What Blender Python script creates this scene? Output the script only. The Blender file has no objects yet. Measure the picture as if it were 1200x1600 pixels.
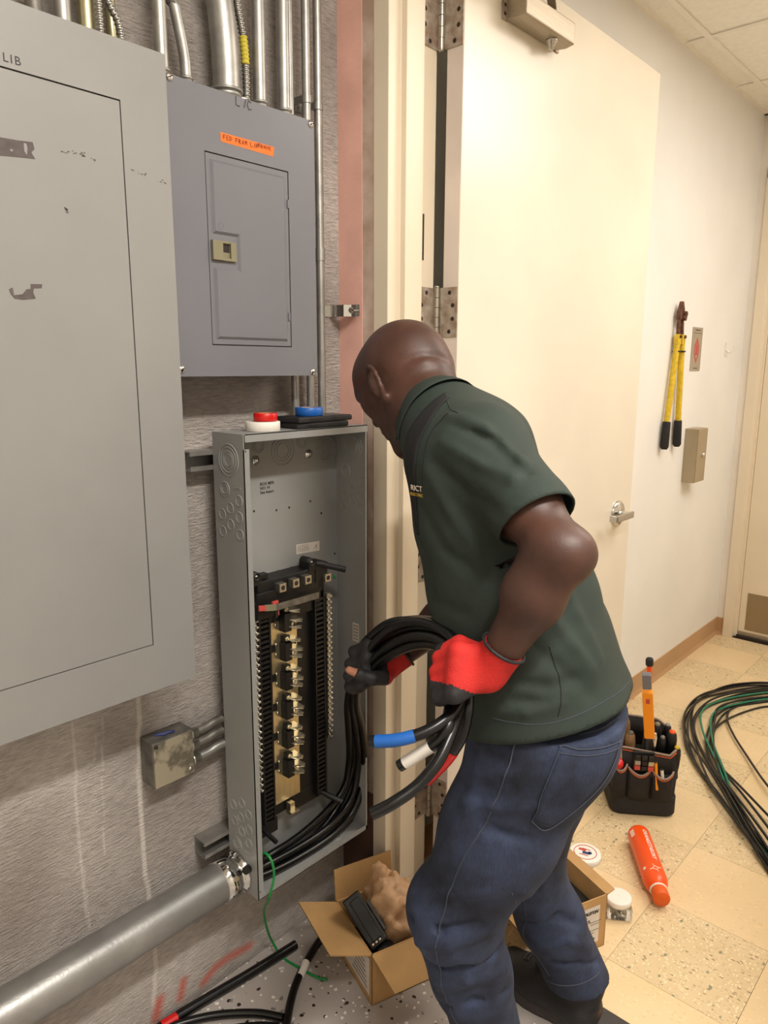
import bpy, math, random
import numpy as np
from mathutils import Vector, Matrix
from mathutils.bvhtree import BVHTree

random.seed(7)
SC = bpy.context.scene
COL = SC.collection
PI = math.pi

# ---------------------------------------------------------------- camera
cam_d = bpy.data.cameras.new('camera')
cam = bpy.data.objects.new('camera', cam_d)
COL.objects.link(cam)
PITCH, YAW, ROLL = 0.1966, 0.7381, 0.0036
F0 = Vector((-math.sin(YAW)*math.cos(PITCH), math.cos(YAW)*math.cos(PITCH), -math.sin(PITCH)))
R0 = Vector((math.cos(YAW), math.sin(YAW), 0)); U0 = R0.cross(F0)
R1 = R0*math.cos(ROLL)+U0*math.sin(ROLL); U1 = -R0*math.sin(ROLL)+U0*math.cos(ROLL)
M = Matrix((R1, U1, -F0)).transposed().to_4x4()
M.translation = (0, 0, 1.4866)
cam.matrix_world = M
cam_d.sensor_fit = 'VERTICAL'; cam_d.sensor_height = 36.0
cam_d.lens = 36.0*1141.7/1600.0
cam_d.clip_start = 0.02
SC.camera = cam

# ---------------------------------------------------------------- world, lights, exposure
w = bpy.data.worlds.new('world'); SC.world = w; w.use_nodes = True
w.node_tree.nodes['Background'].inputs[0].default_value = (1.0, 0.93, 0.86, 1)
w.node_tree.nodes['Background'].inputs[1].default_value = 0.15
def area(name, loc, sx, sy, power, col):
    l = bpy.data.lights.new(name, 'AREA'); l.shape = 'RECTANGLE'; l.size = sx; l.size_y = sy
    l.energy = power; l.color = col
    o = bpy.data.objects.new(name, l); o.location = loc; COL.objects.link(o); return o
area('room_lamp_and_fill', (0.45, 0.5, 2.83), 0.16, 1.1, 60, (1.0, 0.95, 0.885))
area('room_lamp_and_fill', (0.9, -1.0, 2.83), 0.35, 1.2, 7, (1.0, 0.95, 0.885))  # unseen fill light, added to brighten surfaces that face the camera side
area('corridor_ceiling_lamp', (-0.15, 2.6, 2.70), 0.56, 1.15, 15, (1.0, 0.96, 0.915))
area('corridor_ceiling_lamp', (0.35, 3.45, 2.70), 0.56, 1.0, 20, (1.0, 0.96, 0.915))
vs = SC.view_settings
vs.view_transform = 'Standard'; vs.look = 'None'; vs.gamma = 1.0; vs.use_curve_mapping = False
vs.exposure = 0.25

# ---------------------------------------------------------------- materials
def lin(c):
    return tuple(((v/255)/12.92 if v/255 <= .04045 else ((v/255+.055)/1.055)**2.4) for v in c)+(1,)
def newmat(name):
    m = bpy.data.materials.new(name); m.use_nodes = True
    nt = m.node_tree; b = nt.nodes['Principled BSDF']
    return m, nt, b
def N(nt, t, **kw):
    n = nt.nodes.new(t)
    for k, v in kw.items():
        if k.startswith('i_'):
            key = k[2:]; key = int(key) if key.isdigit() else key
            n.inputs[key].default_value = v
        else: setattr(n, k, v)
    return n
def mat(name, c, rough=.5, metal=0, var=.08, scale=12, bump=0, bscale=60, c2=None, spec=None, coat=0, detail=4, stretch=None, trans=0, sss=0, thr=None):
    """principled material: colour broken up by noise, optional fine relief"""
    m, nt, b = newmat(name); L = nt.links
    c = lin(c); c2 = lin(c2) if c2 else tuple(v*(1-var*2.2) for v in c[:3])+(1,)
    tc = N(nt, 'ShaderNodeTexCoord'); src = tc.outputs['Object']
    if stretch:
        mp = N(nt, 'ShaderNodeMapping'); mp.inputs['Scale'].default_value = stretch
        L.new(src, mp.inputs[0]); src = mp.outputs[0]
    no = N(nt, 'ShaderNodeTexNoise', i_Scale=scale, i_Detail=detail); L.new(src, no.inputs['Vector'])
    r = N(nt, 'ShaderNodeValToRGB'); t = thr or (.35, .7)
    r.color_ramp.elements[0].position = t[0]; r.color_ramp.elements[1].position = t[1]
    r.color_ramp.elements[0].color = c2; r.color_ramp.elements[1].color = c
    L.new(no.outputs['Fac'], r.inputs[0]); L.new(r.outputs[0], b.inputs['Base Color'])
    b.inputs['Roughness'].default_value = rough; b.inputs['Metallic'].default_value = metal
    if spec is not None: b.inputs['Specular IOR Level'].default_value = spec
    if coat: b.inputs['Coat Weight'].default_value = coat
    if trans: b.inputs['Transmission Weight'].default_value = trans
    if sss:
        b.inputs['Subsurface Weight'].default_value = sss; b.inputs['Subsurface Radius'].default_value = (.01, .004, .002)
    if bump:
        n2 = N(nt, 'ShaderNodeTexNoise', i_Scale=bscale, i_Detail=5); L.new(src, n2.inputs['Vector'])
        bp = N(nt, 'ShaderNodeBump', i_Strength=bump, i_Distance=.002)
        L.new(n2.outputs['Fac'], bp.inputs['Height']); L.new(bp.outputs[0], b.inputs['Normal'])
    return m
MT = {}
MT['leftgrey'] = mat('grey_enamel', (139, 138, 135), .42, 0, .03, 5)
MT['midgrey'] = mat('blue_grey_enamel', (112, 112, 118), .36, 0, .03, 6)
MT['boxgrey'] = mat('box_grey_enamel', (146, 146, 143), .4, 0, .03, 8)
MT['galv'] = mat('galvanised_steel', (176, 174, 169), .42, .8, .12, 25, .15, 200)
MT['galvbig'] = mat('galvanised_pipe', (168, 167, 164), .4, .75, .14, 9, .2, 150)
MT['galvdull'] = mat('dull_zinc', (135, 130, 122), .5, .6, .25, 30, .3, 120)
MT['chrome'] = mat('bright_plated', (215, 215, 212), .13, 1, .02, 10)
MT['steel'] = mat('plain_steel', (190, 185, 172), .3, .9, .08, 20)
MT['brass'] = mat('plated_bus', (214, 202, 166), .28, .9, .06, 10, stretch=(20, 20, 1))
MT['tabs'] = mat('tin_plated_tabs', (215, 205, 180), .25, .95, .04, 10)
MT['black'] = mat('black_plastic', (9, 9, 10), .5, 0, .1, 10)
MT['blackgloss'] = mat('black_cable_jacket', (10, 10, 11), .3, 0, .1, 40, .05, 300)
MT['rubber'] = mat('black_rubber', (32, 31, 32), .75, 0, .15, 40, .2, 200)
MT['red'] = mat('red_tape', (205, 24, 20), .35, 0, .05, 20)
MT['white'] = mat('white_tape', (232, 226, 216), .5, 0, .03, 20)
MT['blue'] = mat('blue_tape', (26, 96, 180), .4, 0, .05, 20)
MT['green'] = mat('green_wire_jacket', (20, 135, 62), .35, 0, .05, 20)
MT['teal'] = mat('teal_wire_jacket', (25, 125, 95), .35, 0, .05, 20)
MT['orange'] = mat('orange_plastic', (240, 82, 14), .32, 0, .03, 10)
MT['amber'] = mat('amber_plastic', (246, 152, 18), .35, 0, .03, 10)
MT['yellow'] = mat('yellow_paint', (226, 190, 40), .45, 0, .12, 60)
MT['rust'] = mat('rusty_steel', (128, 84, 66), .7, .3, .3, 60, .4, 120)
MT['olive'] = mat('tan_latch_plastic', (126, 120, 94), .5, 0, .04, 10)
MT['cream'] = mat('cream_frame_paint', (232, 218, 194), .38, 0, .03, 3, .05, 60)
MT['door'] = mat('cream_door_paint', (234, 225, 207), .3, 0, .05, 2.2, .06, 18)
MT['dooredge'] = mat('door_edge_paint', (226, 212, 200), .5, 0, .08, 5, .1, 60)
MT['wallwhite'] = mat('white_wall_paint', (238, 236, 231), .55, 0, .03, 2.5, .08, 90)
MT['roompaint'] = mat('room_wall_paint', (228, 222, 212), .7, 0, .04, 3)
MT['hinge'] = mat('worn_hinge_steel', (190, 180, 168), .5, .45, .2, 45, .3, 90, c2=(150, 130, 112))
MT['alu'] = mat('brushed_aluminium_closer', (176, 164, 146), .42, .6, .06, 8, stretch=(30, 1, 30))
MT['satin'] = mat('satin_chrome', (196, 194, 190), .25, .95, .04, 10)
MT['card'] = mat('cardboard', (188, 148, 96), .85, 0, .06, 14, .2, 60)
MT['paperbag'] = mat('brown_paper', (206, 164, 124), .5, 0, .1, 30, .5, 40)
MT['label'] = mat('white_label', (214, 205, 195), .6, 0, .03, 20)
MT['ink'] = mat('dark_ink', (40, 36, 36), .6, 0, .05, 20)
MT['redink'] = mat('red_ink', (196, 74, 66), .6, 0, .05, 20)
MT['blueink'] = mat('blue_ink', (50, 60, 110), .6, 0, .05, 20)
MT['whiteink'] = mat('white_ink', (240, 225, 210), .5, 0, .03, 20)
MT['goldink'] = mat('yellow_thread', (212, 170, 50), .6, 0, .03, 20)
MT['dark'] = mat('dark_recess', (48, 38, 30), .8, 0, .2, 30)
MT['base'] = mat('tan_vinyl_base', (190, 152, 112), .5, 0, .05, 4)
MT['kick'] = mat('bronze_kickplate', (160, 142, 112), .4, .5, .05, 6)
MT['tbar'] = mat('white_ceiling_bar', (248, 242, 230), .5, 0, .03, 4)
MT['ctile'] = mat('ceiling_tile_face', (250, 246, 236), .9, 0, .03, 40, .3, 300)
MT['sticker'] = mat('torn_label_residue', (92, 82, 80), .7, 0, .15, 80)
MT['osticker'] = mat('orange_label', (244, 112, 26), .55, 0, .03, 20)
MT['skin'] = mat('deep_brown_skin', (82, 51, 38), .5, 0, .12, 14, .12, 260, c2=(62, 38, 29), sss=.05)
MT['tip'] = mat('fingertip_skin', (176, 120, 92), .5, 0, .06, 30)
MT['gred'] = mat('red_knit_glove', (204, 36, 29), .75, 0, .08, 30, .5, 500)
MT['gdark'] = mat('dark_glove_coating', (36, 34, 37), .6, 0, .15, 40, .3, 200)
MT['shirt'] = mat('dark_green_polo', (38, 50, 43), .78, 0, .06, 10, .35, 900)
MT['shirtin'] = mat('shirt_dark_panel', (14, 15, 17), .8, 0, .06, 10)  # near-black cloth colour of the front side panel and seams
MT['thread'] = mat('denim_thread', (74, 79, 92), .8, 0, .1, 90)
MT['shoe'] = mat('black_work_shoe', (34, 32, 33), .62, 0, .15, 30, .3, 150)
MT['sole'] = mat('dark_grey_sole', (66, 60, 60), .7, 0, .1, 30, .2, 100)
MT['lace'] = mat('shoe_lace', (46, 46, 48), .8, 0, .1, 30)
MT['bag'] = mat('black_ballistic_nylon', (30, 27, 26), .8, 0, .12, 30, .5, 600)
MT['bagtrim'] = mat('grey_bag_trim', (150, 128, 112), .7, 0, .08, 60)
MT['bagpipe'] = mat('orange_bag_piping', (214, 96, 44), .7, 0, .08, 60)
MT['wood'] = mat('worn_wood_handle', (146, 112, 74), .6, 0, .15, 30)
MT['nail'] = mat('fingernail', (150, 110, 90), .35, 0, .03, 10)
MT['threshold'] = mat('rubber_threshold', (62, 57, 56), .6, 0, .08, 20, .2, 80)
MT['plastic'] = mat('white_lid_plastic', (236, 230, 220), .4, 0, .02, 10)
MT['flexm'] = mat('flex_conduit_armour', (168, 166, 160), .32, .9, .08, 40)
MT['yellowtape'] = mat('yellow_marking_tape', (205, 190, 60), .5, 0, .08, 40)

def glass_mat():
    m, nt, b = newmat('clear_jar_plastic')
    b.inputs['Base Color'].default_value = (.9, .9, .86, 1); b.inputs['Roughness'].default_value = .08
    b.inputs['Transmission Weight'].default_value = .95; b.inputs['IOR'].default_value = 1.3
    return m
MT['glass'] = glass_mat()

def emis(name, c, s):
    m, nt, b = newmat(name)
    b.inputs['Base Color'].default_value = lin(c); b.inputs['Emission Color'].default_value = lin(c)
    b.inputs['Emission Strength'].default_value = s; return m
MT['lens'] = emis('lit_troffer_lens', (255, 232, 190), 1.5)

def concrete_mat():
    m, nt, b = newmat('board_marked_concrete'); L = nt.links
    tc = N(nt, 'ShaderNodeTexCoord'); ob = tc.outputs['Object']
    mp = N(nt, 'ShaderNodeMapping'); mp.inputs['Scale'].default_value = (1, 16, 110); mp.inputs['Rotation'].default_value = (0.05, 0, 0)
    L.new(ob, mp.inputs[0])
    n1 = N(nt, 'ShaderNodeTexNoise', i_Scale=2.2, i_Detail=6, i_Roughness=.65); L.new(mp.outputs[0], n1.inputs['Vector'])
    n2 = N(nt, 'ShaderNodeTexNoise', i_Scale=3.0, i_Detail=5); L.new(ob, n2.inputs['Vector'])
    n3 = N(nt, 'ShaderNodeTexNoise', i_Scale=260, i_Detail=3); L.new(ob, n3.inputs['Vector'])
    r = N(nt, 'ShaderNodeValToRGB'); e = r.color_ramp.elements
    e[0].position = .3; e[0].color = lin((172, 163, 156)); e[1].position = .7; e[1].color = lin((220, 212, 205))
    L.new(n2.outputs['Fac'], r.inputs[0])
    r2 = N(nt, 'ShaderNodeValToRGB'); e = r2.color_ramp.elements
    e[0].position = .36; e[0].color = (.6, .59, .58, 1); e[1].position = .6; e[1].color = (1.04, 1.03, 1.02, 1)
    L.new(n1.outputs['Fac'], r2.inputs[0])
    mx = N(nt, 'ShaderNodeMixRGB', blend_type='MULTIPLY', i_Fac=.75); L.new(r.outputs[0], mx.inputs[1]); L.new(r2.outputs[0], mx.inputs[2])
    out = mx.outputs[0]
    for an, col in (('drip', (232, 224, 214)), ('spray', (214, 104, 84)), ('stain', (112, 98, 84))):
        at = N(nt, 'ShaderNodeAttribute', attribute_name=an)
        ad = N(nt, 'ShaderNodeMath', operation='MULTIPLY_ADD', i_1=1.3, i_2=-.15); L.new(at.outputs['Fac'], ad.inputs[0])
        mu = N(nt, 'ShaderNodeMath', operation='MULTIPLY'); L.new(ad.outputs[0], mu.inputs[0])
        ns = N(nt, 'ShaderNodeMapRange', i_1=.3, i_2=.5, i_3=.55, i_4=1.0); L.new(n1.outputs['Fac'], ns.inputs[0]); L.new(ns.outputs[0], mu.inputs[1])
        mu.use_clamp = True
        m2 = N(nt, 'ShaderNodeMixRGB'); m2.inputs[2].default_value = lin(col)
        L.new(mu.outputs[0], m2.inputs[0]); L.new(out, m2.inputs[1]); out = m2.outputs[0]
    L.new(out, b.inputs['Base Color']); b.inputs['Roughness'].default_value = .9
    hs = N(nt, 'ShaderNodeMath', operation='MULTIPLY_ADD', i_1=.55); L.new(n3.outputs['Fac'], hs.inputs[0]); L.new(n1.outputs['Fac'], hs.inputs[2])
    bp = N(nt, 'ShaderNodeBump', i_Strength=1.0, i_Distance=.008); L.new(hs.outputs[0], bp.inputs['Height']); L.new(bp.outputs[0], b.inputs['Normal'])
    return m
MT['concrete'] = concrete_mat()

def speckle(name, base, layers, rough, scale_base=4, base2=None, bump=0):
    """flake / chip pattern: several cell-noise layers, each a colour seen in a few cells"""
    m, nt, b = newmat(name); L = nt.links
    ob = N(nt, 'ShaderNodeNewGeometry').outputs['Position']
    n = N(nt, 'ShaderNodeTexNoise', i_Scale=scale_base, i_Detail=4); L.new(ob, n.inputs['Vector'])
    r = N(nt, 'ShaderNodeValToRGB'); e = r.color_ramp.elements
    e[0].position = .35; e[1].position = .7; e[0].color = lin(base2 or base); e[1].color = lin(base); L.new(n.outputs['Fac'], r.inputs[0])
    out = r.outputs[0]
    for i, (col, sc, frac, size, st) in enumerate(layers):
        mp = N(nt, 'ShaderNodeMapping'); mp.inputs['Location'].default_value = (i*3.7, i*1.9, 0); mp.inputs['Scale'].default_value = st
        mp.inputs['Rotation'].default_value = (0, 0, .6*i)
        L.new(ob, mp.inputs[0])
        nz = N(nt, 'ShaderNodeTexNoise', i_Scale=sc*1.5, i_Detail=1); L.new(mp.outputs[0], nz.inputs['Vector'])
        va = N(nt, 'ShaderNodeVectorMath', operation='MULTIPLY_ADD'); va.inputs[1].default_value = (.6/sc,)*3
        L.new(nz.outputs['Color'], va.inputs[0]); L.new(mp.outputs[0], va.inputs[2])
        v = N(nt, 'ShaderNodeTexVoronoi', i_Scale=sc); L.new(va.outputs[0], v.inputs['Vector'])
        sp = N(nt, 'ShaderNodeSeparateColor'); L.new(v.outputs['Color'], sp.inputs[0])
        lt = N(nt, 'ShaderNodeMath', operation='LESS_THAN', i_1=frac); L.new(sp.outputs[0], lt.inputs[0])
        ls = N(nt, 'ShaderNodeMath', operation='LESS_THAN', i_1=size); L.new(v.outputs['Distance'], ls.inputs[0])
        mu = N(nt, 'ShaderNodeMath', operation='MULTIPLY'); L.new(lt.outputs[0], mu.inputs[0]); L.new(ls.outputs[0], mu.inputs[1])
        mx = N(nt, 'ShaderNodeMixRGB'); mx.inputs[2].default_value = lin(col); L.new(mu.outputs[0], mx.inputs[0]); L.new(out, mx.inputs[1]); out = mx.outputs[0]
    L.new(out, b.inputs['Base Color']); b.inputs['Roughness'].default_value = rough
    return m
MT['epoxy'] = speckle('flaked_epoxy_floor', (182, 174, 167), [((40, 36, 34), 75, .14, .36, (1, 1, 1)), ((228, 220, 208), 85, .2, .34, (1, 1, 1)), ((120, 112, 106), 60, .1, .3, (1, 1, 1))], .35, 3, (164, 155, 148))
MT['vct_plain'] = speckle('plain_vinyl_tile', (230, 204, 162), [((210, 184, 142), 60, .2, .3, (1, 3, 1)), ((240, 214, 168), 70, .2, .3, (1, 2.5, 1))], .32, 6, (224, 198, 154))
MT['vct_chip'] = speckle('chipped_vinyl_tile', (222, 200, 160), [((200, 176, 136), 95, .34, .42, (1, 2.2, 1)), ((236, 216, 176), 105, .3, .4, (1.6, 1, 1)), ((152, 132, 102), 85, .08, .4, (1, 2, 1)), ((146, 140, 116), 58, .04, .4, (1.6, 1, 1))], .34, 6, (214, 190, 148))

def denim_mat():
    m, nt, b = newmat('dark_blue_denim'); L = nt.links
    tc = N(nt, 'ShaderNodeTexCoord'); ob = tc.outputs['Object']
    n = N(nt, 'ShaderNodeTexNoise', i_Scale=9, i_Detail=6, i_Roughness=.6); L.new(ob, n.inputs['Vector'])
    r = N(nt, 'ShaderNodeValToRGB'); e = r.color_ramp.elements
    e[0].position = .3; e[0].color = lin((15, 19, 31)); e[1].position = .72; e[1].color = lin((56, 67, 95)); L.new(n.outputs['Fac'], r.inputs[0])
    mp = N(nt, 'ShaderNodeMapping'); mp.inputs['Scale'].default_value = (500, 500, 60); L.new(ob, mp.inputs[0])
    n2 = N(nt, 'ShaderNodeTexNoise', i_Scale=1, i_Detail=2); L.new(mp.outputs[0], n2.inputs['Vector'])
    mx = N(nt, 'ShaderNodeMixRGB', blend_type='OVERLAY', i_Fac=.5); L.new(r.outputs[0], mx.inputs[1]); L.new(n2.outputs['Fac'], mx.inputs[2])
    L.new(mx.outputs[0], b.inputs['Base Color']); b.inputs['Roughness'].default_value = .85
    bp = N(nt, 'ShaderNodeBump', i_Strength=.3, i_Distance=.001); L.new(n2.outputs['Fac'], bp.inputs['Height']); L.new(bp.outputs[0], b.inputs['Normal'])
    return m
MT['denim'] = denim_mat()

# ---------------------------------------------------------------- mesh building helpers
def V(*a): return Vector(a)
def frame_of(d):
    d = Vector(d).normalized(); t = V(0, 0, 1) if abs(d.z) < .9 else V(1, 0, 0)
    a = d.cross(t).normalized(); return a, d.cross(a).normalized(), d
class MB:
    """collects faces; link() makes ONE mesh object of them"""
    def __init__(s): s.v = []; s.f = []; s.mi = []; s.sm = []; s.m = 0
    def add(s, vs, fs, smooth=False):
        n = len(s.v); s.v += [tuple(v) for v in vs]
        for f in fs: s.f.append([i+n for i in f]); s.mi.append(s.m); s.sm.append(smooth)
        return s
    def box(s, lo, hi):
        (a, b, c), (d, e, f) = lo, hi
        return s.add([(a, b, c), (d, b, c), (d, e, c), (a, e, c), (a, b, f), (d, b, f), (d, e, f), (a, e, f)],
                     [(0, 3, 2, 1), (4, 5, 6, 7), (0, 1, 5, 4), (1, 2, 6, 5), (2, 3, 7, 6), (3, 0, 4, 7)])
    def obox(s, c, ax, ay, az):
        """box of centre and three half vectors"""
        c, ax, ay, az = map(Vector, (c, ax, ay, az)); vs = []
        for k in (-1, 1):
            for i, j in ((-1, -1), (1, -1), (1, 1), (-1, 1)): vs.append(c+ax*i+ay*j+az*k)
        fs = [(0, 3, 2, 1), (4, 5, 6, 7), (0, 1, 5, 4), (1, 2, 6, 5), (2, 3, 7, 6), (3, 0, 4, 7)]
        if ax.cross(ay).dot(az) < 0: fs = [f[::-1] for f in fs]
        return s.add(vs, fs)
    def cyl(s, a, b, ra, rb=None, n=20, caps=True, smooth=True):
        rb = ra if rb is None else rb; a = Vector(a); b = Vector(b); u, w, d = frame_of(b-a)
        vs = [];
        for p, r in ((a, ra), (b, rb)):
            for i in range(n):
                t = 2*PI*i/n; vs.append(p+u*math.cos(t)*r+w*math.sin(t)*r)
        s.add(vs, [(i, (i+1) % n, n+(i+1) % n, n+i) for i in range(n)], smooth)
        if caps: s.add(vs[:n], [tuple(range(n))[::-1]]); s.add(vs[n:], [tuple(range(n))])
        return s
    def lathe(s, base, axis, prof, n=24, smooth=True, caps=True):
        """prof: (radius, height along axis)"""
        base = Vector(base); u, w, d = frame_of(axis); vs = []
        for r, h in prof:
            for i in range(n):
                t = 2*PI*i/n; vs.append(base+d*h+u*math.cos(t)*r+w*math.sin(t)*r)
        fs = []
        for k in range(len(prof)-1):
            for i in range(n): fs.append((k*n+i, k*n+(i+1) % n, (k+1)*n+(i+1) % n, (k+1)*n+i))
        s.add(vs, fs, smooth)
        if caps: s.add(vs[:n], [tuple(range(n))[::-1]]); s.add(vs[-n:], [tuple(range(n))])
        return s
    def tube(s, pts, r, n=10, caps=True, closed=False):
        pts = [Vector(p) for p in pts]; m = len(pts); rr = r if callable(r) else (lambda i: r)
        vs = []; u = None
        for i, p in enumerate(pts):
            d = (pts[(i+1) % m]-pts[i-1]) if closed else (pts[min(i+1, m-1)]-pts[max(i-1, 0)])
            d.normalize()
            if u is None: u, _, _ = frame_of(d)
            u = (u-d*u.dot(d)).normalized(); w_ = d.cross(u)
            for k in range(n):
                t = 2*PI*k/n; vs.append(p+(u*math.cos(t)+w_*math.sin(t))*rr(i))
        fs = []
        for i in range(m if closed else m-1):
            j = (i+1) % m
            for k in range(n): fs.append((i*n+k, i*n+(k+1) % n, j*n+(k+1) % n, j*n+k))
        s.add(vs, fs, True)
        if caps and not closed: s.add(vs[:n], [tuple(range(n))[::-1]]); s.add(vs[-n:], [tuple(range(n))])
        return s
    def prism(s, poly, off):
        """poly: planar ring of points, extruded by the vector off"""
        poly = [Vector(p) for p in poly]; off = Vector(off); n = len(poly)
        nrm = Vector((0, 0, 0))
        for i in range(n): nrm += poly[i].cross(poly[(i+1) % n])
        if nrm.dot(off) < 0: poly = poly[::-1]
        vs = poly+[p+off for p in poly]
        s.add(vs, [tuple(range(n))[::-1], tuple(range(n, 2*n))]+[(i, (i+1) % n, n+(i+1) % n, n+i) for i in range(n)])
        return s
    def grid(s, rows, smooth=True):
        n = len(rows[0]); vs = [p for r in rows for p in r]
        return s.add(vs, [(i*n+j, i*n+j+1, (i+1)*n+j+1, (i+1)*n+j) for i in range(len(rows)-1) for j in range(n-1)], smooth)
def spline(pts, n=8):
    """Catmull-Rom through the points"""
    P = [Vector(p) for p in pts]; P = [P[0]*2-P[1]]+P+[P[-1]*2-P[-2]]; out = []
    for i in range(1, len(P)-2):
        a, b, c, d = P[i-1:i+3]
        for k in range(n):
            t = k/n; out.append(.5*((2*b)+(c-a)*t+(2*a-5*b+4*c-d)*t*t+(3*b-a-3*c+d)*t**3))
    out.append(P[-2]); return out
def link(name, mb, m, parent=None, bevel=0, org=None, seg=2):
    me = bpy.data.meshes.new(name)
    o0 = Vector(org) if org is not None else (Vector(list(parent['org'])) if parent is not None and parent.get('org') is not None else V(0, 0, 0))
    me.from_pydata([tuple(Vector(v)-o0) for v in mb.v], [], mb.f)
    ms = m if isinstance(m, (list, tuple)) else [m]
    for x in ms: me.materials.append(MT[x])
    me.polygons.foreach_set('material_index', mb.mi); me.polygons.foreach_set('use_smooth', mb.sm); me.update()
    o = bpy.data.objects.new(name, me); COL.objects.link(o)
    if parent is not None:
        o.parent = parent
        o['org'] = list(parent['org']) if parent.get('org') is not None else [0, 0, 0]
    elif org is not None: o.location = o0; o['org'] = list(o0)
    if bevel:
        b = o.modifiers.new('bevel', 'BEVEL'); b.width = bevel; b.segments = seg; b.limit_method = 'ANGLE'; b.angle_limit = .7
    return o
def thing(name, label, cat, loc, group=None):
    o = bpy.data.objects.new(name, None); COL.objects.link(o); o.location = loc; o.empty_display_size = .05
    o['org'] = list(loc); o['label'] = label; o['category'] = cat
    if group: o['group'] = group
    return o
def tag(o, label, cat, group=None):
    o['label'] = label; o['category'] = cat
    if group: o['group'] = group
    return o
def struct(o): o['kind'] = 'structure'; return o
def copy_obj(o, parent=None, loc=None):
    c = o.copy(); COL.objects.link(c)
    if parent is not None: c.parent = parent
    if loc is not None: c.location = loc
    return c
def text(name, body, size, m, origin, right, up, parent=None, shear=0, align='LEFT', ext=.0002, bold=0, xs=1.0):
    cu = bpy.data.curves.new(name, 'FONT'); cu.body = body; cu.size = size; cu.extrude = ext; cu.align_x = align; cu.shear = shear
    cu.offset = bold; cu.resolution_u = 3
    to = bpy.data.objects.new(name, cu); COL.objects.link(to)
    bpy.context.view_layer.update()
    me = bpy.data.meshes.new_from_object(to.evaluated_get(bpy.context.evaluated_depsgraph_get()))
    bpy.data.objects.remove(to)
    r = Vector(right).normalized(); u = Vector(up).normalized(); n = r.cross(u)
    o0 = Vector(list(parent['org'])) if parent is not None and parent.get('org') is not None else V(0, 0, 0)
    for v in me.vertices:
        v.co = Vector(origin)+r*v.co.x*xs+u*v.co.y+n*v.co.z-o0
    me.materials.clear(); me.materials.append(MT[m])
    o = bpy.data.objects.new(name, me); COL.objects.link(o)
    if parent is not None: o.parent = parent
    return o
def strokes(mb, paths, origin, right, up, s, r=.0006):
    """hand lettering: thin tubes lying on a surface"""
    right = Vector(right).normalized(); up = Vector(up).normalized(); n = right.cross(up)
    for pth in paths:
        mb.tube([Vector(origin)+right*x*s+up*y*s for x, y in pth], r, 4)

# ================================================================ SETTING
XA, XB = -1.33, -1.262      # concrete wall, white corridor wall
YE, YC = 1.30, 1.468        # room face and corridor face of the wall that holds the doorway
YF = 4.2                    # far corridor wall
# --- concrete wall: fine grid carrying drip, spray and stain masks
def seg_mask(P, path, wd, soft):
    m = np.zeros(len(P))
    for (a, b) in zip(path[:-1], path[1:]):
        a = np.array(a); b = np.array(b); d = b-a
        t = np.clip(((P-a)@d)/(d@d), 0, 1)[:, None]
        q = np.linalg.norm(P-a-t*d, axis=1); m = np.maximum(m, np.clip((wd-q)/soft+.5, 0, 1))
    return m
def yz(*ps): return [(p[1], p[2]) for p in ps]
ys = np.arange(-.3, 1.3401, .0055); zs = np.arange(0, 2.9001, .0055)
ys[-1] = YE+.03
mb = MB(); mb.grid([[(XA, y, z) for y in ys] for z in zs], False)
conc = struct(link('wall_left', mb, 'concrete'))
mb.f
Pyz = np.array([(v[1], v[2]) for v in mb.v]); rng = np.random.default_rng(3)
wob = np.stack([np.interp(Pyz[:, 1]*40 % 97, np.arange(98), rng.normal(0, .0012, 98)), np.zeros(len(Pyz))], 1)
drips = [(yz((-1.33,0.5641,0.8045), (-1.33,0.5628,0.7096), (-1.33,0.5555,0.5869), (-1.33,0.5606,0.4684), (-1.33,0.5607,0.3489)), .0028, .004, .75),
         (yz((-1.33,0.6247,0.7953), (-1.33,0.6113,0.6169), (-1.33,0.6076,0.4941)), .002, .004, .6),
         (yz((-1.33,0.6097,0.7733), (-1.33,0.6019,0.7067)), .0018, .004, .55),
         (yz((-1.33,0.704,0.8089), (-1.33,0.6939,0.5929), (-1.33,0.6922,0.456), (-1.33,0.698,0.31), (-1.33,0.7035,0.1749), (-1.33,0.6916,0.065)), .0055, .003, .85)]
sprays = [(yz((-1.33,0.9605,0.0412), (-1.33,0.8923,0.0517), (-1.33,0.8546,0.0483), (-1.33,0.8226,0.031)), .012, .022, .8),
          (yz((-1.33,0.7703,0.0736), (-1.33,0.7593,0.0323)), .010, .020, .85), (yz((-1.33,0.7079,0.0666), (-1.33,0.6939,0.0254)), .012, .022, .85)]
stains = [(yz((-1.33,0.4207,0.4522), (-1.33,0.4822,0.6103)), .07, .14, .35), (yz((-1.33,0.6869,0.6851), (-1.33,0.6349,0.7494)), .04, .1, .4),
          (yz((-1.33,0.8661,1.397), (-1.33,1.166,1.385)), .05, .1, .35), (yz((-1.33,1.202,-0.0398), (-1.33,0.704,0.0038)), .03, .05, .45)]
for an, L_ in (('drip', drips), ('spray', sprays), ('stain', stains)):
    val = np.zeros(len(Pyz))
    for p, wd, so, k in L_: val = np.maximum(val, k*seg_mask(Pyz+wob*(an == 'drip'), p, wd, so))
    at = conc.data.attributes.new(an, 'FLOAT', 'POINT'); at.data.foreach_set('value', val.astype(np.float32))
mb = MB(); mb.box((XA-.12, -1.8, 0), (XA-.001, -.3, 2.9)); mb.box((XA-.12, -.3, 0), (XA-.001, YE+.02, 2.9)); struct(link('wall_left', mb, 'roompaint'))
mb = MB(); mb.box((XA, -1.8, 0), (XA+.002, -.3, 2.9)); struct(link('wall_left', mb, 'roompaint'))
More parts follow.
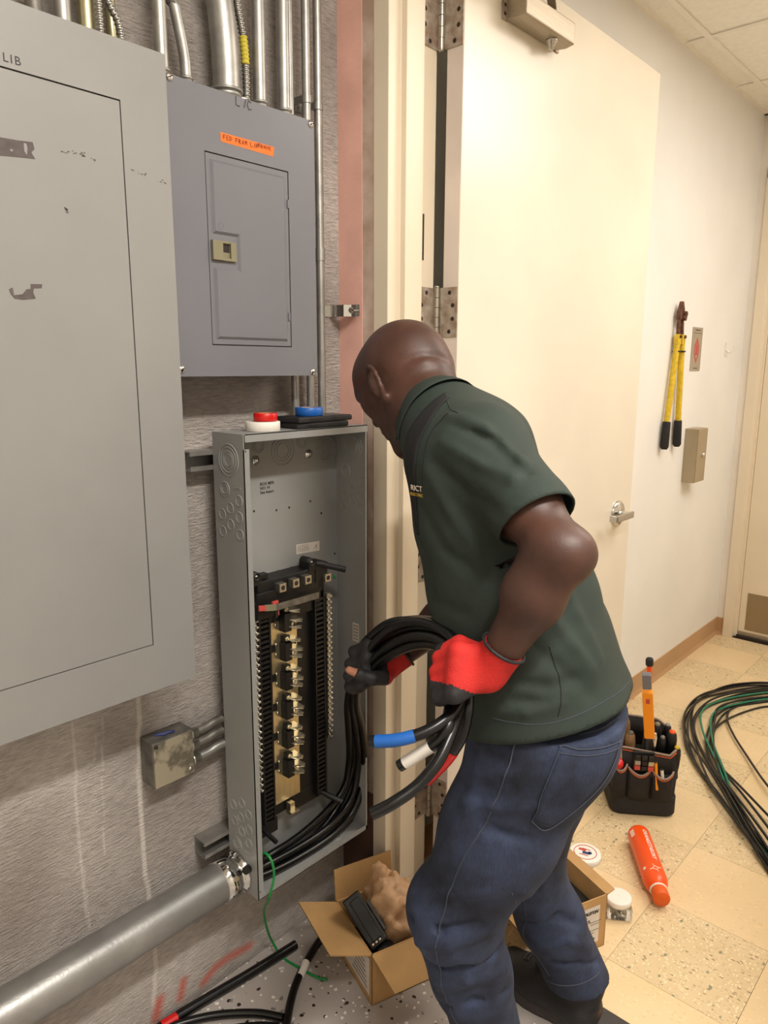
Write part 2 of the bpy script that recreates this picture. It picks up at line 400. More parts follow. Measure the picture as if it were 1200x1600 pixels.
# --- wall with the doorway
mb = MB(); mb.box((-1.45, YE, 0), (-1.20, YC-.006, 2.9)); mb.box((-1.20, YE, 2.475), (-.05, YC-.006, 2.9)); mb.box((-.05, YE, 0), (2.0, YC-.006, 2.9))
struct(link('wall_back', mb, 'roompaint'))
MT['pink'] = mat('salmon_primer', (246, 192, 176), .75, 0, .07, 9, .3, 80)
MT['putty'] = mat('raw_plaster_edge', (212, 190, 176), .85, 0, .12, 14, .6, 70, c2=(178, 152, 132))
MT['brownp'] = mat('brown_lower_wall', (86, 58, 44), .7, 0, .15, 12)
mb = MB(); mb.box((XA, YE-.004, .36), (-1.251, YE-.0002, 2.9)); struct(link('trim_1', mb, 'pink'))
mb = MB(); mb.box((-1.251, YE-.003, .36), (-1.214, YE-.0002, 2.9)); struct(link('trim_2', mb, 'putty'))
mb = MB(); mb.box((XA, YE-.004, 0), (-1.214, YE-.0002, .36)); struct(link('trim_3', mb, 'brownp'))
# --- hollow metal door frame: hinge jamb, strike jamb, head
def jamb(sx, x0):
    pr = [(-.045, YE-.004), (0, YE-.004), (0, YE+.038), (.016, YE+.038), (.016, YE+.10), (0, YE+.10), (0, YC-.004), (-.045, YC-.004)]
    return [(x0+sx*a, b) for a, b in pr]
mb = MB(); mb.prism([(x, y, 0) for x, y in jamb(1, -1.17)], (0, 0, 2.475)); fr = struct(link('trim_4', mb, 'cream', bevel=.0015))
mb = MB(); mb.m = 0; mb.box((-1.1699, 1.404, (-1.17,1.43,1.737)[2]), (-1.1692, 1.424, (-1.17,1.427,1.842)[2])); link('old_hinge_cutout', mb, 'dark', fr)
mb = MB(); mb.prism([(x, y, 0) for x, y in jamb(-1, -.095)], (0, 0, 2.475)); struct(link('trim_5', mb, 'cream', bevel=.0015))
mb = MB(); mb.prism([(-1.17, y, 2.43+z) for z, y in ((.045, YE-.004), (0, YE-.004), (0, YE+.038), (-.016, YE+.038), (-.016, YE+.10), (0, YE+.10), (0, YC-.004), (.045, YC-.004))], (1.075, 0, 0))
struct(link('trim_6', mb, 'cream'))
# --- room: floor, other walls, ceiling
mb = MB(); mb.box((XA-.1, -1.8, -.1), (2.0, 1.34, 0)); struct(link('floor', mb, 'epoxy'))
mb = MB(); mb.box((1.9, -1.8, 0), (2.0, YE, 2.9)); struct(link('wall_right', mb, 'roompaint'))
mb = MB(); mb.box((-1.45, -1.9, 0), (2.0, -1.8, 2.9)); struct(link('wall_front', mb, 'roompaint'))
mb = MB(); mb.box((-1.45, -1.9, 2.9), (2.0, YE, 3.0)); struct(link('ceiling', mb, 'roompaint'))
mb = MB(); mb.prism([(-1.168, 1.332, 0), (-1.168, 1.345, .007), (-1.168, 1.425, .007), (-1.168, 1.438, .001)], (1.07, 0, 0)); struct(link('trim_7', mb, 'threshold'))
# --- corridor
mb = MB(); mb.box((XB-.1, YC-.006, 0), (XB, YF+.1, 2.9)); struct(link('wall_left_corridor', mb, 'wallwhite'))
MT['farwall'] = mat('far_wall_paint', (238, 230, 218), .55, 0, .03, 2.5)
mb = MB(); mb.box((XB, YF, 0), (-1.222, YF+.1, 2.8)); mb.box((-1.222, YF, 2.47), (-.12, YF+.1, 2.8)); mb.box((-.12, YF, 0), (2.0, YF+.1, 2.8)); struct(link('wall_far', mb, 'farwall'))
mb = MB(); mb.box((1.9, YC, 0), (2.0, YF, 2.8)); struct(link('wall_right_corridor', mb, 'farwall'))
mb = MB(); mb.box((XB-.1, 1.34, -.1), (2.0, YF+.1, -.003)); cf = struct(link('floor_corridor', mb, 'dark'))
tm = {}
for k in ('vct_plain', 'vct_chip'):
    t = MB(); t.box((.0005, .0005, -.003), (.3043, .3043, 0)); tm[k] = link('tile', t, k, cf, bevel=0)
used = set(); X0, Y0 = -.6587-3*.3048, 1.5817-.3048
for i in range(-0, 11):
    for j in range(0, 10):
        x = X0+.3048*i; y = Y0+.3048*j
        k = 'vct_chip' if (i+j) % 2 == 0 else 'vct_plain'
        lo = (max(x+.0005, XB), max(y+.0005, 1.435)); hi = (min(x+.3043, 1.9), min(y+.3043, YF))
        if hi[0]-lo[0] < .02 or hi[1]-lo[1] < .02: continue
        if abs(hi[0]-lo[0]-.3038) < 1e-3 and abs(hi[1]-lo[1]-.3038) < 1e-3:
            if k in used: o = copy_obj(tm[k], cf)
            else: o = tm[k]; used.add(k)
            o.location = (x, y, 0)
        else:
            t = MB(); t.box((lo[0], lo[1], -.003), (hi[0], hi[1], 0)); link('tile', t, k, cf)
# cove base
def base(nm, p, q, n):
    p = Vector(p); q = Vector(q); n = Vector(n); pr = [(0, 0), (.012, 0), (.006, .012), (.003, .02), (.003, .098), (0, .1)]
    mb = MB(); mb.prism([p+n*a+V(0, 0, b) for a, b in pr], q-p); return struct(link(nm, mb, 'base'))
base('baseboard_left', (XB, YC, 0), (XB, YF, 0), (1, 0, 0))
base('baseboard_far', (XB, YF, 0), (-1.222, YF, 0), (0, -1, 0))
# far door with its frame
def jamb2(sx, x0): return [(x0-sx*.05, YF-.012), (x0, YF-.012), (x0, YF+.03), (x0+sx*.016, YF+.03), (x0+sx*.016, YF+.09), (x0-sx*.05, YF+.09)]
mb = MB(); mb.prism([(x, y, 0) for x, y in jamb2(1, -1.172)], (0, 0, 2.47)); mb.prism([(x, y, 0) for x, y in jamb2(-1, -.17)], (0, 0, 2.47)); mb.box((-1.222, YF-.012, 2.42), (-.12, YF+.09, 2.47))
struct(link('trim_8', mb, 'cream', bevel=.0015))
mb = MB(); mb.box((-1.154, YF+.035, .02), (-.187, YF+.08, 2.42)); d2 = struct(link('door_2', mb, 'cream'))
mb = MB(); mb.box((-1.12, YF+.0325, .05), (-.22, YF+.0348, .262)); link('kick_plate', mb, 'kick', d2)
mb = MB(); mb.box((-1.156, YF+.01, 0), (-.186, YF+.09, .014)); link('threshold', mb, 'dark', d2)
mb = MB(); mb.box((-1.154, YF+.0335, .012), (-.187, YF+.0349, .036)); link('door_sweep', mb, 'alu', d2)
# suspended ceiling of the corridor
mb = MB(); mb.box((XB, YC-.006, 2.75), (2.0, YF, 2.85)); cc = struct(link('ceiling_corridor', mb, 'roompaint'))
xs_ = [-1.161+.6096*k for k in range(0, 6)]; yc_ = [3.107+.6096*k for k in range(-3, 3)]
mb = MB()
for x in xs_: mb.box((x-.012, YC, 2.717), (x+.012, YF, 2.7225))
link('grid_runner', mb, 'tbar', cc)
mb = MB(); mb.box((XB, YC, 2.719), (XB+.024, YF, 2.7235)); mb.box((XB, YF-.022, 2.719), (1.9, YF, 2.7235)); link('wall_angle', mb, 'tbar', cc)
xe = [XB]+xs_+[1.9]
for y in yc_:
    if not YC < y < YF: continue
    mb = MB()
    for a, b in zip(xe[:-1], xe[1:]): mb.box((a+.012, y-.012, 2.7175), (b-.012, y+.012, 2.7222))
    link('cross_runner', mb, 'tbar', cc)
ye = [YC]+[y for y in yc_ if YC < y < YF]+[YF]
for i, (a, b) in enumerate(zip(xe[:-1], xe[1:])):
    for c, d in zip(ye[:-1], ye[1:]):
        if d-c < .03 or b-a < .03: continue
        lit = (i == 2 and 1.7 < (c+d)/2 < 3.0)
        mb = MB(); mb.box((a+.004, c+.004, 2.7232), (b-.004, d-.004, 2.738))
        link('ceiling_tile' if not lit else 'troffer_lens', mb, 'ctile' if not lit else 'lens', cc)

# ================================================================ DOOR 1 (swung open into the corridor)
DX0, DX1, DY0, DY1, DZ = -1.1465, -1.10, 1.472, 2.547, 2.428
mb = MB(); mb.box((DX0, DY0+.0012, .018), (DX1, DY1, DZ)); d1 = struct(link('door_1', mb, 'door', bevel=.0015))
mb = MB(); mb.box((DX0+.0006, DY0, .019), (DX1-.0006, DY0+.0012, DZ-.001)); link('hinge_edge', mb, 'dooredge', d1)
def hinge(zc):
    h = .0585; hm = MB()
    hm.prism([(-1.1698, 1.405, zc-h), (-1.1698, 1.4585, zc-h), (-1.1698, 1.4585, zc+h), (-1.1698, 1.405, zc+h)], (.0024, 0, 0))
    hm.prism([(-1.147, DY0-.0002, zc-h), (-1.101, DY0-.0002, zc-h), (-1.101, DY0-.0002, zc+h), (-1.147, DY0-.0002, zc+h)], (0, -.0024, 0))
    hm.box((-1.1674, 1.4585, zc-h), (-1.160, 1.4612, zc+h)); hm.box((-1.152, 1.468, zc-h), (-1.1468, 1.4714, zc+h))
    ho = link('hinge', hm, 'hinge', d1)
    for k in range(5):
        km = MB(); a = zc-h+k*h*.4+.0006; km.cyl((-1.1575, 1.4625, a), (-1.1575, 1.4625, a+h*.4-.0012), .0068, n=14); link('knuckle', km, 'steel', ho)
    km = MB(); km.lathe((-1.1575, 1.4625, zc+h), (0, 0, 1), [(.0068, 0), (.0075, .001), (.0045, .005), (0.0005, .006)], 12); km.lathe((-1.1575, 1.4625, zc-h), (0, 0, -1), [(.0068, 0), (.0075, .001), (.0045, .005), (0.0005, .006)], 12); link('pin_tip', km, 'steel', ho)
    for dz, dq in ((.046, 0), (.016, .012), (-.016, .012), (-.046, 0)):
        s = MB(); c = V(-1.1673, 1.420+(.0 if dq else .018)-.004, zc+dz); s.lathe(c, (1, 0, 0), [(.0052, 0), (.0046, .0008), (.0012, .0004)], 12); link('screw', s, 'dark', ho)
        s = MB(); c = V(-1.122+(.010 if dq else 0)-.002, 1.4693, zc+dz); s.lathe(c, (0, -1, 0), [(.0052, 0), (.0046, .0008), (.0012, .0004)], 12); link('screw', s, 'dark', ho)
for z in (2.262, 1.617, .992, .303): hinge(z)
# lever handle
lv = MB(); c = V(-1.10, 2.437, .978)
lv.lathe(c, (1, 0, 0), [(.047, 0), (.047, .004), (.042, .010), (.024, .014), (.018, .016)], 28)
ro = link('lever_rose', lv, 'chrome', d1)
lv = MB(); lv.cyl(c+V(.012, 0, 0), c+V(.05, 0, 0), .0115, n=18); lv.obox(c+V(.052, -.052, .002), (.0055, 0, 0), (0, .068, 0), (0, 0, .0115)); lv.obox(c+V(.043, -.115, .002), (.0145, 0, 0), (0, .0055, 0), (0, 0, .0115))
link('lever', lv, 'satin', ro, bevel=.003)
# overhead closer body
cl = MB(); z0, z1 = 2.298, 2.352
cl.prism([(-1.0985, 1.635, z1), (-1.0985, 1.635, z0+.004), (-1.066, 1.635, z0), (-1.042, 1.635, z0+.004), (-1.042, 1.635, z1)], (0, .235, 0))
clo = link('door_closer', cl, 'alu', d1, bevel=.003)
cl = MB(); cl.box((-1.0998, 1.618, z0+.002), (-1.0955, 1.640, z1+.01)); cl.box((-1.0998, 1.868, z0+.002), (-1.0955, 1.885, z1+.01)); link('mounting_plate', cl, 'hinge', clo)
cl = MB()
for zz in (z0+.015, z0+.034, z0+.05): cl.cyl((-1.0955, 1.627, zz), (-1.0945, 1.627, zz), .004, n=10)
link('screw', cl, 'dark', clo)
cl = MB(); c = V(-1.069, 1.80, z0); cl.lathe(c, (0, 0, -1), [(.016, 0), (.016, .003), (.010, .004), (.010, .011), (.007, .012), (.007, .020), (.003, .021)], 16); link('pinion_nut', cl, 'satin', clo)
cl = MB(); cl.cyl((-1.069, 1.80, z1), (-1.069, 1.80, z1+.02), .009); cl.obox((-1.02, 1.70, z1+.018), (.05, -.1, 0), (.009, .0045, 0), (0, 0, .003)); link('closer_arm', cl, 'alu', clo)

# ================================================================ LEFT PANEL (flush grey cover)
lp = thing('electrical_panel', 'large warm-grey closed electrical panel with torn sticker remains, at the left edge', 'panel', (XA, .48, .90))
mb = MB(); mb.box((XA+.0005, .255, .92), (-1.176, .715, 1.965)); link('tub', mb, 'leftgrey', lp)
FX = -1.17; y0, y1, z0, z1 = .225, .742, .892, 1.993; a0, a1, b0, b1 = .300, (-1.17,0.6567,1.903)[1], (-1.17,0.6564,0.9813)[2], (-1.17,0.6567,1.903)[2]
mb = MB()
for lo, hi in (((y0, z0), (y1, b0)), ((y0, b1), (y1, z1)), ((y0, b0), (a0, b1)), ((a1, b0), (y1, b1))):
    mb.box((FX-.003, lo[0], lo[1]), (FX, hi[0], hi[1]))
mb.box((FX-.007, y1-.002, z0), (FX-.003, y1, z1)); mb.box((FX-.007, y0, z0), (FX-.003, y1, z0+.002)); mb.box((FX-.007, y0, z1-.002), (FX-.003, y1, z1))
link('cover', mb, 'leftgrey', lp)
mb = MB(); mb.box((FX-.006, a0-.004, b0-.004), (FX-.0035, a1+.004, b1+.004)); link('door_gap', mb, 'dark', lp)
mb = MB(); mb.box((FX-.0034, a0+.0015, b0+.0015), (FX-.0004, a1-.0016, b1-.0022)); pd = link('panel_door', mb, 'leftgrey', lp, bevel=.0006)
def patch(nm, pts, m, par, x, th=.0004):
    mb = MB(); mb.prism([(x, p[1], p[2]) for p in pts], (th, 0, 0)); return link(nm, mb, m, par)
patch('torn_sticker', [(-1.17,0.4655,1.807), (-1.17,0.4672,1.807), (-1.17,0.4904,1.808), (-1.17,0.5115,1.81), (-1.17,0.5135,1.801), (-1.17,0.5084,1.795), (-1.17,0.5132,1.787), (-1.17,0.49,1.785), (-1.17,0.4631,1.782), (-1.17,0.4526,1.781), (-1.17,0.4551,1.807)], 'sticker', lp, FX-.0003)
patch('sticker_hole', [(-1.17,0.4983,1.806), (-1.17,0.502,1.806), (-1.17,0.5032,1.8), (-1.17,0.5014,1.79), (-1.17,0.4982,1.795)], 'leftgrey', lp, FX+.0001, .0002)
patch('sticker_hole', [(-1.17,0.4784,1.794), (-1.17,0.4819,1.794), (-1.17,0.4816,1.791), (-1.17,0.4781,1.791)], 'leftgrey', lp, FX+.0001, .0002)
patch('torn_sticker', [(-1.17,0.4583,1.597), (-1.17,0.4641,1.6), (-1.17,0.4649,1.589), (-1.17,0.4771,1.591), (-1.17,0.4843,1.599), (-1.17,0.4901,1.6), (-1.17,0.4907,1.607), (-1.17,0.508,1.608), (-1.17,0.5066,1.602), (-1.17,0.4949,1.601), (-1.17,0.4934,1.595), (-1.17,0.4964,1.586), (-1.17,0.4773,1.583), (-1.17,0.4653,1.584), (-1.17,0.4604,1.59)], 'sticker', lp, FX-.0003)
rs = random.Random(4)
mb = MB()
for (px0, px1) in (((-1.17,0.5531,1.806), (-1.17,0.5936,1.81)), ((-1.17,0.5702,1.81), (-1.17,0.6107,1.803)), ((-1.17,0.6697,1.802), (-1.17,0.7327,1.792)), ((-1.17,0.6797,1.798), (-1.17,0.735,1.79)), ((-1.17,0.5516,1.729), (-1.17,0.5569,1.72))):
    for k in range(9):
        t = rs.random(); c = Vector(px0).lerp(Vector(px1), t)+V(0, 0, rs.uniform(-.002, .002)); s = rs.uniform(.0005, .0013)
        mb.box((FX-.0002, c.y-s*rs.uniform(1, 2.4), c.z-s*.6), (FX+.0002, c.y+s, c.z+s*.6))
tagk = link('paint_chips', mb, 'sticker', lp); tagk['kind'] = 'stuff'
o_ = (-1.17,0.4748,1.907); text('lettering', 'PANEL L1B', .0165, 'ink', (FX+.0002, (-1.17,0.5043,1.912)[1], (-1.17,0.5043,1.912)[2]-.002), (0, 1, 0), (0, 0, 1), lp, align='RIGHT')

# ================================================================ MIDDLE PANEL
mp_ = thing('electrical_panel', 'smaller blue-grey closed panel with an orange handwritten label', 'panel', (XA, .95, 1.46))
GX = -1.225; y0, y1, z0, z1 = .768, 1.124, 1.4665, 1.988
mb = MB(); mb.box((XA+.0005, .80, 1.49), (GX-.004, 1.108, 1.965)); link('tub', mb, 'midgrey', mp_)
a0, a1, b0, b1 = (-1.225,0.8501,1.691)[1], (-1.225,1.052,1.712)[1], (-1.225,1.05,1.526)[2], (-1.225,0.8554,1.877)[2]
mb = MB()
for lo, hi in (((y0, z0), (y1, b0)), ((y0, b1), (y1, z1)), ((y0, b0), (a0, b1)), ((a1, b0), (y1, b1))):
    mb.box((GX-.002, lo[0], lo[1]), (GX, hi[0], hi[1]))
link('cover', mb, 'midgrey', mp_)
mb = MB(); mb.box((GX-.005, a0-.004, b0-.004), (GX-.0028, a1+.004, b1+.004)); link('door_gap', mb, 'dark', mp_)
mb = MB(); mb.box((GX-.0026, a0+.002, b0+.002), (GX-.0006, a1-.002, b1-.002)); dm = link('panel_door', mb, 'midgrey', mp_, bevel=.0006)
# raised embossed field that steps around the latch
e0, e1, c0, c1 = a0+.011, a1-.011, b0+.012, b1-.012
lz1, lz0, ly = (-1.225,0.8594,1.733)[2], (-1.225,0.8563,1.672)[2], (-1.225,0.9175,1.708)[1]
def emb(inset, x): return [(x, e0+inset, c0+inset), (x, e1-inset, c0+inset), (x, e1-inset, c1-inset), (x, e0+inset, c1-inset), (x, e0+inset, lz1+inset), (x, ly+inset, lz1+inset), (x, ly+inset, lz0-inset), (x, e0+inset, lz0-inset)]
mb = MB(); A = emb(0, GX-.0006); B = emb(.005, GX+.0036); n = 8
mb.add(A+B, [(i, (i+1) % n, n+(i+1) % n, n+i) for i in range(n)]+[tuple(range(n, 2*n))]); link('embossed_field', mb, 'midgrey', dm)
mb = MB(); ly0, ly1, l0, l1 = (-1.225,0.8563,1.701)[1], (-1.225,0.9113,1.707)[1], (-1.22,0.8738,1.685)[2], (-1.22,0.8756,1.721)[2]; m1, m2 = ly0+(ly1-ly0)*.42, ly0+(ly1-ly0)*.76
mb.box((GX, ly0, l0), (GX+.007, m1, l1)); mb.box((GX, m2, l0), (GX+.006, ly1, l1)); mb.box((GX, m1, l0), (GX+.006, m2, l0+.005)); mb.box((GX, m1, l1-.004), (GX+.006, m2, l1)); mb.box((GX, m1, l0), (GX+.0015, m2, l1))
lt = link('latch', mb, 'olive', dm, bevel=.0006)
mb = MB(); mb.box((GX+.0014, m1+.001, l0+.016), (GX+.0018, m2-.001, l1-.005)); link('latch_recess', mb, 'dark', lt)
for q in ((-1.225,1.049,1.814), (-1.225,1.046,1.589)):
    mb = MB(); mb.box((GX-.001, q[1]-.002, q[2]-.008), (GX+.002, q[1]+.0025, q[2]+.008)); link('hinge_tab', mb, 'midgrey', dm)
mb = MB(); q = (-1.225,0.8789,1.748); mb.tube([(GX+.0037, q[1]+.0065*math.cos(t*PI/3+.5), q[2]+.0075*math.sin(t*PI/3+.5)) for t in range(6)], .0004, 5, closed=True); link('hexagon_mark', mb, 'midgrey', dm)
for q in ((-1.222,0.7837,1.983), (-1.222,1.116,1.981), (-1.222,0.7791,1.48), (-1.222,1.111,1.474)):
    mb = MB(); c = V(GX, q[1], q[2]); mb.lathe(c, (1, 0, 0), [(.0075, 0), (.0075, .001), (.006, .003), (.002, .004), (.0005, .004)], 16); s = link('cover_screw', mb, 'chrome', mp_)
    mb = MB(); mb.obox(c+V(.0041, 0, 0), (.0002, 0, 0), (0, .0045, .002), (0, -.0004, .0009)); link('screw_slot', mb, 'dark', s)
# orange label with hand lettering
Q = [(-1.225,0.8871,1.916), (-1.225,1.016,1.916), (-1.225,1.013,1.898), (-1.225,0.8877,1.9)]
ol = patch('orange_label', Q, 'osticker', mp_, GX+.0001, .0003)
LET = {'F': [[(0, 0), (0, 1)], [(0, 1), (.6, 1)], [(0, .5), (.5, .55)]], 'E': [[(.6, 0), (0, 0), (0, 1), (.6, 1)], [(0, .5), (.5, .5)]], 'D': [[(0, 0), (0, 1), (.5, .85), (.6, .4), (0, 0)]],
       'R': [[(0, 0), (0, 1), (.5, .9), (.45, .55), (0, .5)], [(.1, .5), (.6, 0)]], 'O': [[(.3, 0), (0, .5), (.3, 1), (.6, .5), (.3, 0)]], 'M': [[(0, 0), (.05, 1), (.3, .4), (.55, 1), (.6, 0)]], 'A': [[(0, 0), (.3, 1), (.6, 0)], [(.1, .4), (.5, .4)]],
       'L': [[(0, 1), (0, 0), (.55, 0)]], '1': [[(.3, 0), (.3, 1)]], '/': [[(.1, 0), (.4, 1)]], '#': [[(.15, 0), (.25, 1)], [(.4, 0), (.5, 1)], [(0, .3), (.6, .35)], [(0, .65), (.6, .7)]], '3': [[(0, 1), (.5, .95), (.2, .55), (.5, .3), (0, 0)]],
       '8': [[(.3, .5), (.05, .75), (.3, 1), (.55, .75), (.3, .5), (0, .25), (.3, 0), (.6, .25), (.3, .5)]], '4': [[(.1, 1), (0, .45), (.55, .45)], [(.45, 1), (.4, 0)]], '0': [[(.3, 0), (.05, .5), (.3, 1), (.55, .5), (.3, 0)]], ',': [[(.15, .1), (0, -.25)]], '2': [[(0, .8), (.3, 1), (.5, .7), (0, 0), (.6, 0)]], 'C': [[(.6, .9), (.2, 1), (0, .5), (.2, 0), (.6, .1)]], 'I': [[(.3, 0), (.3, 1)]], 'T': [[(0, 1), (.6, 1)], [(.3, 1), (.3, 0)]], ' ': []}
def hand(nm, body, m, par, o, right, up, s, r, gap=.95, slant=0):
    mb = MB(); x = 0; jr = random.Random(len(body))
    for ch in body:
        dy = jr.uniform(-.06, .06)
        strokes(mb, [[(x+a+slant*b, b+dy) for a, b in p] for p in LET[ch]], o, right, up, s, r); x += gap*(.55 if ch in '1I,/' else 1)*(.8 if ch == ' ' else 1)
    return link(nm, mb, m, par)
q = Vector((-1.224,0.8933,1.905)); hand('hand_lettering', 'FED FRAM L/A', 'ink', ol, q, Vector((-1.224,1.013,1.905))-q, (0, 0, 1), .0078, .0005)
q = Vector((-1.224,0.9734,1.912)); hand('hand_lettering', '#38,40,42', 'ink', ol, q+V(0, 0, -.0040), Vector((-1.224,1.013,1.905))-Vector((-1.224,0.8933,1.905)), (0, 0, 1), .0068, .0004, .62)
q = Vector((-1.224,0.9256,1.972)); hand('hand_lettering', 'L/C', 'ink', mp_, q, (0, 1, -.04), (0, 0, 1), .0155, .0006, 1.1)

# ================================================================ CONDUITS ABOVE THE PANELS
TOP = 2.9
def conduit(nm, label, pts, r, m='galv', fit=True, cat='conduit', rings=None, group=None):
    pts = [Vector(p) for p in pts]; t = thing(nm, label, cat, tuple(pts[-1]), group)
    mb = MB(); mb.tube(spline(pts, 6) if len(pts) > 2 else pts, r, 18 if r > .012 else 14); link('pipe', mb, m, t)
    if fit:
        e = pts[-1]; d = (pts[-2]-e).normalized(); mb = MB()
        mb.lathe(e, d, [(r*1.0, -.002), (r*1.22, -.002), (r*1.22, .012), (r*1.1, .013), (r*1.1, .021), (r*1.24, .022), (r*1.24, .026), (r*1.01, .027)], 18); link('connector', mb, 'galv', t)
        mb = MB(); c = e+d*.015+V(r*.55, r*.95, 0); mb.cyl(c-V(.002, .004, 0), c+V(.004, .009, 0), .0042, n=10); link('set_screw', mb, 'steel', t)
    return t
XM = -1.285
conduit('steel_conduit', 'straight steel conduit rising right beside the top right corner of the large left panel', [(XM, (-1.285,0.8133,2.131)[1]-.006, TOP), (XM, (-1.285,0.8133,2.131)[1]-.006, 1.990)], .0125)
conduit('steel_conduit', 'slim conduit with an offset bend above the top left screw of the blue-grey panel', [(XM, .828, TOP), (XM, .829, 2.20), (XM, .838, 2.14), (XM, .855, 2.06), (XM, .858, 2.02), (XM, .858, 1.990)], .0105)
conduit('steel_conduit', 'thickest curving steel conduit above the blue-grey panel', [(XM, .895, TOP), (XM, .915, 2.4), (XM, .930, 2.24), (XM, .944, 2.14), (XM, .949, 2.06), (XM, .949, 1.990)], .0262)
conduit('steel_conduit', 'straight conduit with connector just right of the yellow-banded flexible cable', [(XM, 1.037, TOP), (XM, 1.031, 1.990)], .0135)
conduit('steel_conduit', 'straight conduit with connector above the orange label side of the blue-grey panel', [(XM, 1.101, TOP), (XM, 1.095, 1.990)], .0135)
conduit('steel_conduit', 'thin conduit passing behind the blue-grey panel, with no strap, left of the strapped one', [(XM-.015, 1.124, TOP), (XM-.015, 1.124, (-1.285,1.129,1.429)[2]-.07)], .0095, fit=False)
ca = conduit('steel_conduit', 'thin strapped conduit passing behind the right part of the blue-grey panel', [(XM, 1.160, TOP), (XM, 1.158, (-1.285,1.159,1.429)[2]-.07)], .0095, fit=False)
cb = conduit('steel_conduit', 'long thin conduit running down beside the right edge of the blue-grey panel', [(XM, 1.192, TOP), (XM, 1.1935, 1.354)], .0095, fit=False)
def strap(nm, y, z, par, x=XM, r=.0095, h=.0075, dy=1):
    mb = MB(); mb.lathe((x, y, z-h), (0, 0, 1), [(r+.0018, 0), (r+.0018, 2*h)], 18, caps=True); mb.obox((XA+.0025, y+dy*(r+.009), z), (.0012, 0, 0), (0, .011, 0), (0, 0, h)); mb.obox(((x+XA)/2, y+dy*(r+.0005), z), ((x-XA)/2, 0, 0), (0, .001, 0), (0, 0, h))
    o = link(nm, mb, 'galv', par); mb = MB()
    for s in (-.6, .6): mb.lathe((XA+.004, y+dy*(r+.012), z+s*h), (1, 0, 0), [(.004, 0), (.004, .002), (.001, .0035)], 10)
    link('strap_screw', mb, 'steel', o)
strap('strap', 1.159, (-1.285,1.157,2.051)[2], ca, dy=-1); strap('strap', 1.192, (-1.285,1.189,2.045)[2], cb, dy=-1); strap('strap', 1.1935, (-1.285,1.197,1.736)[2], cb, h=.014)
def flex(label, pts, r, tape=None):
    P = spline(pts, 60); t = thing('flexible_conduit', label, 'conduit', tuple(P[-1]))
    # resample evenly, ridges every 6 mm
    L = [0]
    for a, b in zip(P[:-1], P[1:]): L.append(L[-1]+(b-a).length)
    n = int(L[-1]/.0016); Q = []; j = 0
    for i in range(n+1):
        s = L[-1]*i/n
        while j < len(L)-2 and L[j+1] < s: j += 1
        Q.append(P[j].lerp(P[j+1], (s-L[j])/max(1e-9, L[j+1]-L[j])))
    mb = MB(); mb.tube(Q, lambda i: r*(1+.14*math.sin(2*PI*i*.0016/.0075)), 10); link('armour', mb, 'flexm', t)
    if tape:
        Q2 = [q for q in Q if tape[0] < q.z < tape[1]]; mb = MB(); mb.tube(Q2, lambda i: r*(1.12+.13*math.sin(2*PI*i*.0016/.0075)), 10); link('yellow_marking_tape', mb, 'yellowtape', t)
    return t
flex('flexible cable with a yellow-taped band above the blue-grey panel', [(XM, .965, 2.5), (XM, .974, 2.3), (XM, .978, 2.2), (XM, .994, 2.12), (XM, .998, 2.05), (XM, .996, 1.967)], .0072, ((-1.285,0.981,2.075)[2], (-1.285,0.9786,2.126)[2]))
# above the left panel
YL = 'behind the top edge of the large grey panel'
conduit('steel_conduit', 'partly hidden conduit with coupling at the top left, first above the large grey panel', [(XM, (-1.285,0.5816,2.055)[1], TOP), (XM, (-1.285,0.5816,2.055)[1], 1.966)], .013, m='galvdull')
conduit('steel_conduit', 'second conduit from the left above the large grey panel, plain and silvery', [(XM, (-1.285,0.6278,2.07)[1], TOP), (XM, (-1.285,0.6278,2.07)[1], 1.966)], .0135)
MT['yzinc'] = mat('yellowed_zinc', (184, 176, 140), .38, .8, .1, 12)
conduit('steel_conduit', 'conduit with a yellowish tint above the large grey panel', [(XM, (-1.285,0.6686,2.083)[1], TOP), (XM, (-1.285,0.6686,2.083)[1], 1.966)], .0135, m='yzinc')
conduit('steel_conduit', 'greenish thin conduit behind the two flexible cables above the large grey panel', [(XM-.02, (-1.305,0.7236,2.107)[1], TOP), (XM-.02, (-1.305,0.7236,2.107)[1], 1.966)], .0085, m='yzinc')
flex('straight ribbed flexible cable beside the slanting one above the large panel', [(XM+.02, (-1.265,0.6807,2.081)[1], 2.4), (XM+.02, (-1.265,0.6807,2.081)[1], 2.1), (XM+.02, (-1.265,0.683,2.038)[1], 2.0), (XM+.02, (-1.265,0.683,2.038)[1], 1.966)], .0062)
flex('slanting ribbed flexible cable above the large grey panel', [(XM+.02, .635, 2.4), (XM+.02, (-1.265,0.6887,2.084)[1], 2.12), (XM+.02, (-1.265,0.7154,2.044)[1], 2.055), (XM+.02, (-1.265,0.719,2.029)[1], 2.0), (XM+.02, (-1.265,0.719,2.029)[1], 1.966)], .0062)
